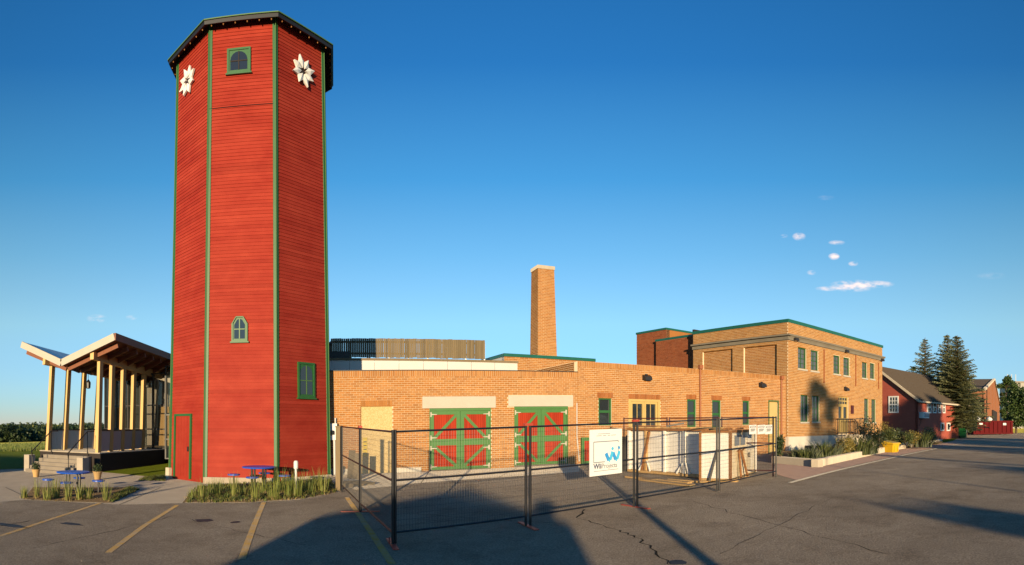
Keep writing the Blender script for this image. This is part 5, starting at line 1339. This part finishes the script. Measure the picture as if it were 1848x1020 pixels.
# pale building far away
ff = Fr((0, 0, .4), math.radians(-38)); p_ = on_ground(1815, 190); ff = Fr((p_.x, p_.y, .4), math.radians(-40))
far = thing('pale_building', p_, 'pale flat roofed building far behind the leafy trees', 'building')
hf = ff.t(1838, 691); MB().box(ff, 0, 40, -14, 0, -.5, hf).build('wall', 'lintel', far); MB().box(ff, -.2, 40.2, -14.2, .2, hf, hf + .5).build('roof', 'concrete', far)
for k in range(10):
    for j in range(3): window(Fr(ff.p(0, .13, 0), ff.a), (2 + 3.8 * k, 4.4 + 3.8 * k, 2 + 4 * j, 3.9 + 4 * j), far, 'white', 2, 1, .15, .1)
for k in range(3): MB().tube([ff.p(1 + k * 1.4, -3, hf), ff.p(1 + k * 1.4, -3, hf + 3)], .12, 5).build('mast', 'white', far)
# dumpster
dp = gnd(1757, 785.5); c2 = gnd(1828, 784.5); fd = between(dp.to_2d(), c2.to_2d(), dp.z); Ld = fd.L; Hd = fd.t(1790, 759.5)
dm = thing('red_dumpster', dp, 'long red roll-off dumpster, coloured darker for tree shade, on the road beneath the trees', 'dumpster')
MB().box(fd, 0, Ld, -2.2, 0, .25, Hd - .15).build('body', 'dumpster_red', dm); MB().box(fd, -.08, Ld + .08, -2.28, .08, Hd - .15, Hd).build('top_rail', 'dumpster_red', dm); MB().box(fd, -.05, Ld + .05, -2.2, .06, .1, .3).build('bottom_rail', 'dumpster_red', dm)
for k in range(9): s = Ld * (k + .5) / 9; MB().box(fd, s - .07, s + .07, 0, .09, .3, Hd - .15).build('rib', 'dumpster_red', dm)
for s in (.13, .73): MB().box(fd, Ld * s, Ld * s + .55, .095, .105, Hd - .62, Hd - .32).build('sticker', 'white', dm)
for s in (.15, .85):
    for n in (-.4, -1.8): MB().tube([fd.p(Ld * s, n - .1, .12), fd.p(Ld * s, n + .1, .12)], .12, 10).build('wheel', 'black_metal', dm)
for k, (u, l) in enumerate(((.16, 'white bag of rubbish heaped on top of the dumpster'), (.45, 'small white bundle lying on top of the dumpster'))):
    p = fd.p(Ld * u, -.6, Hd - .1); o = thing('rubbish_bag', p, l, 'rubbish bag', 'bags on the dumpster'); b = MB()
    b.lathe(p, [(.2, 0), (.42, .12), (.45, .3), (.3, .5), (.08, .6), (.12, .7)], 10)
    for v in b.v: v += Vector((RND.uniform(-.05, .05), RND.uniform(-.05, .05), RND.uniform(-.03, .03)))
    b.build('sack', 'white', o, smooth=True)
# green wheelie bin
wb_ = gnd(1738, 791); o = thing('wheelie_bin', wb_, 'green wheelie bin standing before the spruce trunk', 'bin'); fw_ = Fr(wb_, math.radians(35)); k = 1.25
b = MB(); b.add([fw_.p(s * k, n * k, t * k) for (s, n, t) in ((-.24, .26, .05), (.24, .26, .05), (.24, -.26, .05), (-.24, -.26, .05), (-.30, .34, 1.0), (.30, .34, 1.0), (.30, -.34, 1.0), (-.30, -.34, 1.0))], [(0, 3, 2, 1), (4, 5, 6, 7), (0, 1, 5, 4), (1, 2, 6, 5), (2, 3, 7, 6), (3, 0, 4, 7)]); b.build('body', 'green_plastic', o, bevel=.02)
MB().box(fw_, -.42, .42, -.46, .48, 1.25, 1.36).build('lid', 'green_plastic', o, bevel=.02); MB().box(fw_, -.35, .35, -.52, -.46, 1.2, 1.26).build('handle', 'green_plastic', o)
MB().box(fw_, -.15, .15, .38, .42, .62, .9).build('label_plate', 'white', o)
for s in (-.3, .3): MB().tube([fw_.p(s - .04, -.36, .13), fw_.p(s + .04, -.36, .13)], .13, 12).build('wheel', 'black_metal', o)
# verge grass on the far right
sheet('lawn', [tuple(on_ground(1690, 44).to_2d()), tuple(on_ground(1720, 52).to_2d()), tuple(on_ground(1735, 75).to_2d()), tuple(on_ground(1640, 75).to_2d()), tuple(on_ground(1660, 45).to_2d())], .012, 'lawn', cell=2)
sheet('lawn', [tuple(on_ground(1765, 90).to_2d()), tuple(on_ground(1850, 98).to_2d()), tuple(on_ground(2000, 120).to_2d()), tuple(on_ground(1850, 220).to_2d()), tuple(on_ground(1700, 180).to_2d())], .012, 'field', cell=4)
# far treeline on the west
def belt(name, label, px0, px1, r0, r1, top, m_, n, seed_h):
    b = MB()
    for k in range(n):
        px = RND.uniform(px0, px1); r = RND.uniform(r0, r1); c = on_ground(px, r); h = (ZC + (HOR - top) / FP * r - c.z) * RND.uniform(.6, 1.05) * seed_h
        for j in range(3): leaves(b, c + Vector((RND.uniform(-2, 2), RND.uniform(-2, 2), h * (.2 + .27 * j))), 2.6, 2.6, h * .24, 44, .62, .4)
    o = b.build(name, m_, kind='stuff'); o['label'] = label; o['category'] = 'treeline'
belt('treeline', 'dark belt of far trees along the edge of the western field', -80, 330, 170, 235, 762, 'leaf_dark', 360, 1.0)
belt('treeline', 'far belt of trees beyond the buildings on the east road', 1560, 2000, 230, 330, 748, 'leaf_dark', 170, 1.0)
# tall field grass
b = MB()
for k in range(2600):
    px = RND.uniform(-30, 130); r = 62 + 70 * RND.random() ** 1.6; c = on_ground(px, r); blades(b, c, 4, RND.uniform(.25, .6), .4, .09, .4, .4, 2)
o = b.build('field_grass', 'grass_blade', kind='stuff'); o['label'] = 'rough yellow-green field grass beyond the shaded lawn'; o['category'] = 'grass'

# ---------------------------------------------------------------- what stands behind the photographer and throws the long shadows, with an added barn and roof lump
sh = thing('garden_shed', (-1.75, -8, G(-1.75, -8)), 'plain gabled timber shed standing behind the viewpoint', 'shed')
fsd = Fr((-4.3, -8, G(-1.75, -8)), 0); wS = 4.75
zE = 2.14 - fsd.o.z; zA = 2.72 - fsd.o.z
for n0, n1 in ((0, .1), (3.9, 4.0)): MB().prism(fsd, [(0, -.2), (wS, -.2), (wS, zE), (wS * .52, zA), (0, zE)], n0, n1).build('gable_wall', 'wood_grey', sh)
for s in (0.002, wS - .102): MB().box(fsd, s, s + .1, .1, 3.9, -.2, zE).build('side_wall', 'wood_grey', sh)
for (a, za, e, ze) in ((-.15, zE - .05, wS * .52, zA), (wS * .52, zA, wS + .15, zE - .05)):
    MB().hexa([fsd.p(a, 4.15, za), fsd.p(e, 4.15, ze), fsd.p(e, -.15, ze), fsd.p(a, -.15, za), fsd.p(a, 4.15, za + .05), fsd.p(e, 4.15, ze + .05), fsd.p(e, -.15, ze + .05), fsd.p(a, -.15, za + .05)]).build('roof', 'roof_shingle', sh)
MB().lathe(fsd.p(wS * .94, .6, zE - .1), [(.16, 0), (.16, .35), (.28, .38), (.22, .5), (.05, .55)], 10).build('roof_vent', 'dark_metal', sh)  # added lump that casts the head-shaped bump in the shadow, no real vent
barn = thing('lawn_shade_barn', (-40, -15, -1), 'long low barn shape added out of view to shade the lawn', 'barn')
fbn = Fr((-66, -13, -.9), 0); Lb_ = 66 - 21.4; zb_ = 54 * SUN_TAN - 1.3 + .9  # unseen barn added for solid shade, ridge height set by its shadow's reach
MB().box(fbn, 0, Lb_, 0, .2, -.3, zb_ - 1.3).build('wall', 'wood_grey', barn); MB().box(fbn, 0, Lb_, 7.8, 8, -.3, zb_ - 1.3).build('wall', 'wood_grey', barn)
for s in (0, Lb_ - .2): MB().prism(Fr(fbn.p(s, 8, 0), math.pi / 2), [(0, -.3), (8, -.3), (8, zb_ - 1.3), (4, zb_), (0, zb_ - 1.3)], 0, .2).build('gable_wall', 'wood_grey', barn)
for (n0, za, n1, ze) in ((-.3, zb_ - 1.4, 4, zb_), (4, zb_, 8.3, zb_ - 1.4)):
    MB().hexa([fbn.p(-.3, n1, ze), fbn.p(Lb_ + .3, n1, ze), fbn.p(Lb_ + .3, n0, za), fbn.p(-.3, n0, za), fbn.p(-.3, n1, ze + .08), fbn.p(Lb_ + .3, n1, ze + .08), fbn.p(Lb_ + .3, n0, za + .08), fbn.p(-.3, n0, za + .08)]).build('roof', 'roof_shingle', barn)
def lamp_post(x, y, h, label, r=.09):
    c = Vector((x, y, G(x, y))); o = thing('lamp_post', c, label, 'lamp post', 'lamp posts behind the viewpoint')
    MB().tube([c, c + Vector((0, 0, h))], [r, r * .6], 10).build('pole', 'dark_metal', o); MB().tube([c + Vector((0, 0, h - .05)), c + Vector((.0, .6, h + .1))], .04, 8).build('arm', 'dark_metal', o)
    MB().lathe(c + Vector((0, .6, h - .02)), [(.05, 0), (.16, .02), (.14, .14), (.05, .2)], 12).build('lamp_head', 'dark_metal', o)
lamp_post(2.3, -4, 2.70, 'plain dark lamp post behind the viewpoint, close to the shed', .13)
lamp_post(10.5, -6, 3.2, 'thin dark lamp post behind the viewpoint on the road side', .05)
gt = 'trees behind the viewpoint'
RND.seed(5)
leafy(0, 0, 0, 4.6, 'leafy street tree behind the viewpoint in line with the corner windows', 'leaf', .62, 16, 120, .16, gt, (15.6, -26), 10.3)
leafy(0, 0, 0, 3.6, 'low leafy tree behind the viewpoint near the road', 'leaf', .2, 30, 150, .15, gt, (7.2, -24), 4.0)
leafy(0, 0, 0, 6.0, 'bushy tree behind the viewpoint on the road bend', 'leaf', .3, 30, 150, .15, gt, (14.0, -22), 4.3)
leafy(0, 0, 0, 7.0, 'wide tree behind the viewpoint down the road', 'leaf', .3, 34, 140, .17, gt, (25, -14), 6.2)
leafy(0, 0, 0, 9.0, 'tall dense tree behind the viewpoint in line with the red house gable', 'leaf', .2, 60, 170, .2, gt, (31.5, -12), 9.6)
leafy(0, 0, 0, 6.5, 'dense tree behind the viewpoint in line with the long wall of the red house', 'leaf', .2, 46, 170, .2, gt, (35.6, -9), 9.6)
leafy(0, 0, 0, 8.0, 'widest tree behind the viewpoint far down the road', 'leaf', .2, 38, 140, .18, gt, (42, -6), 6.6)
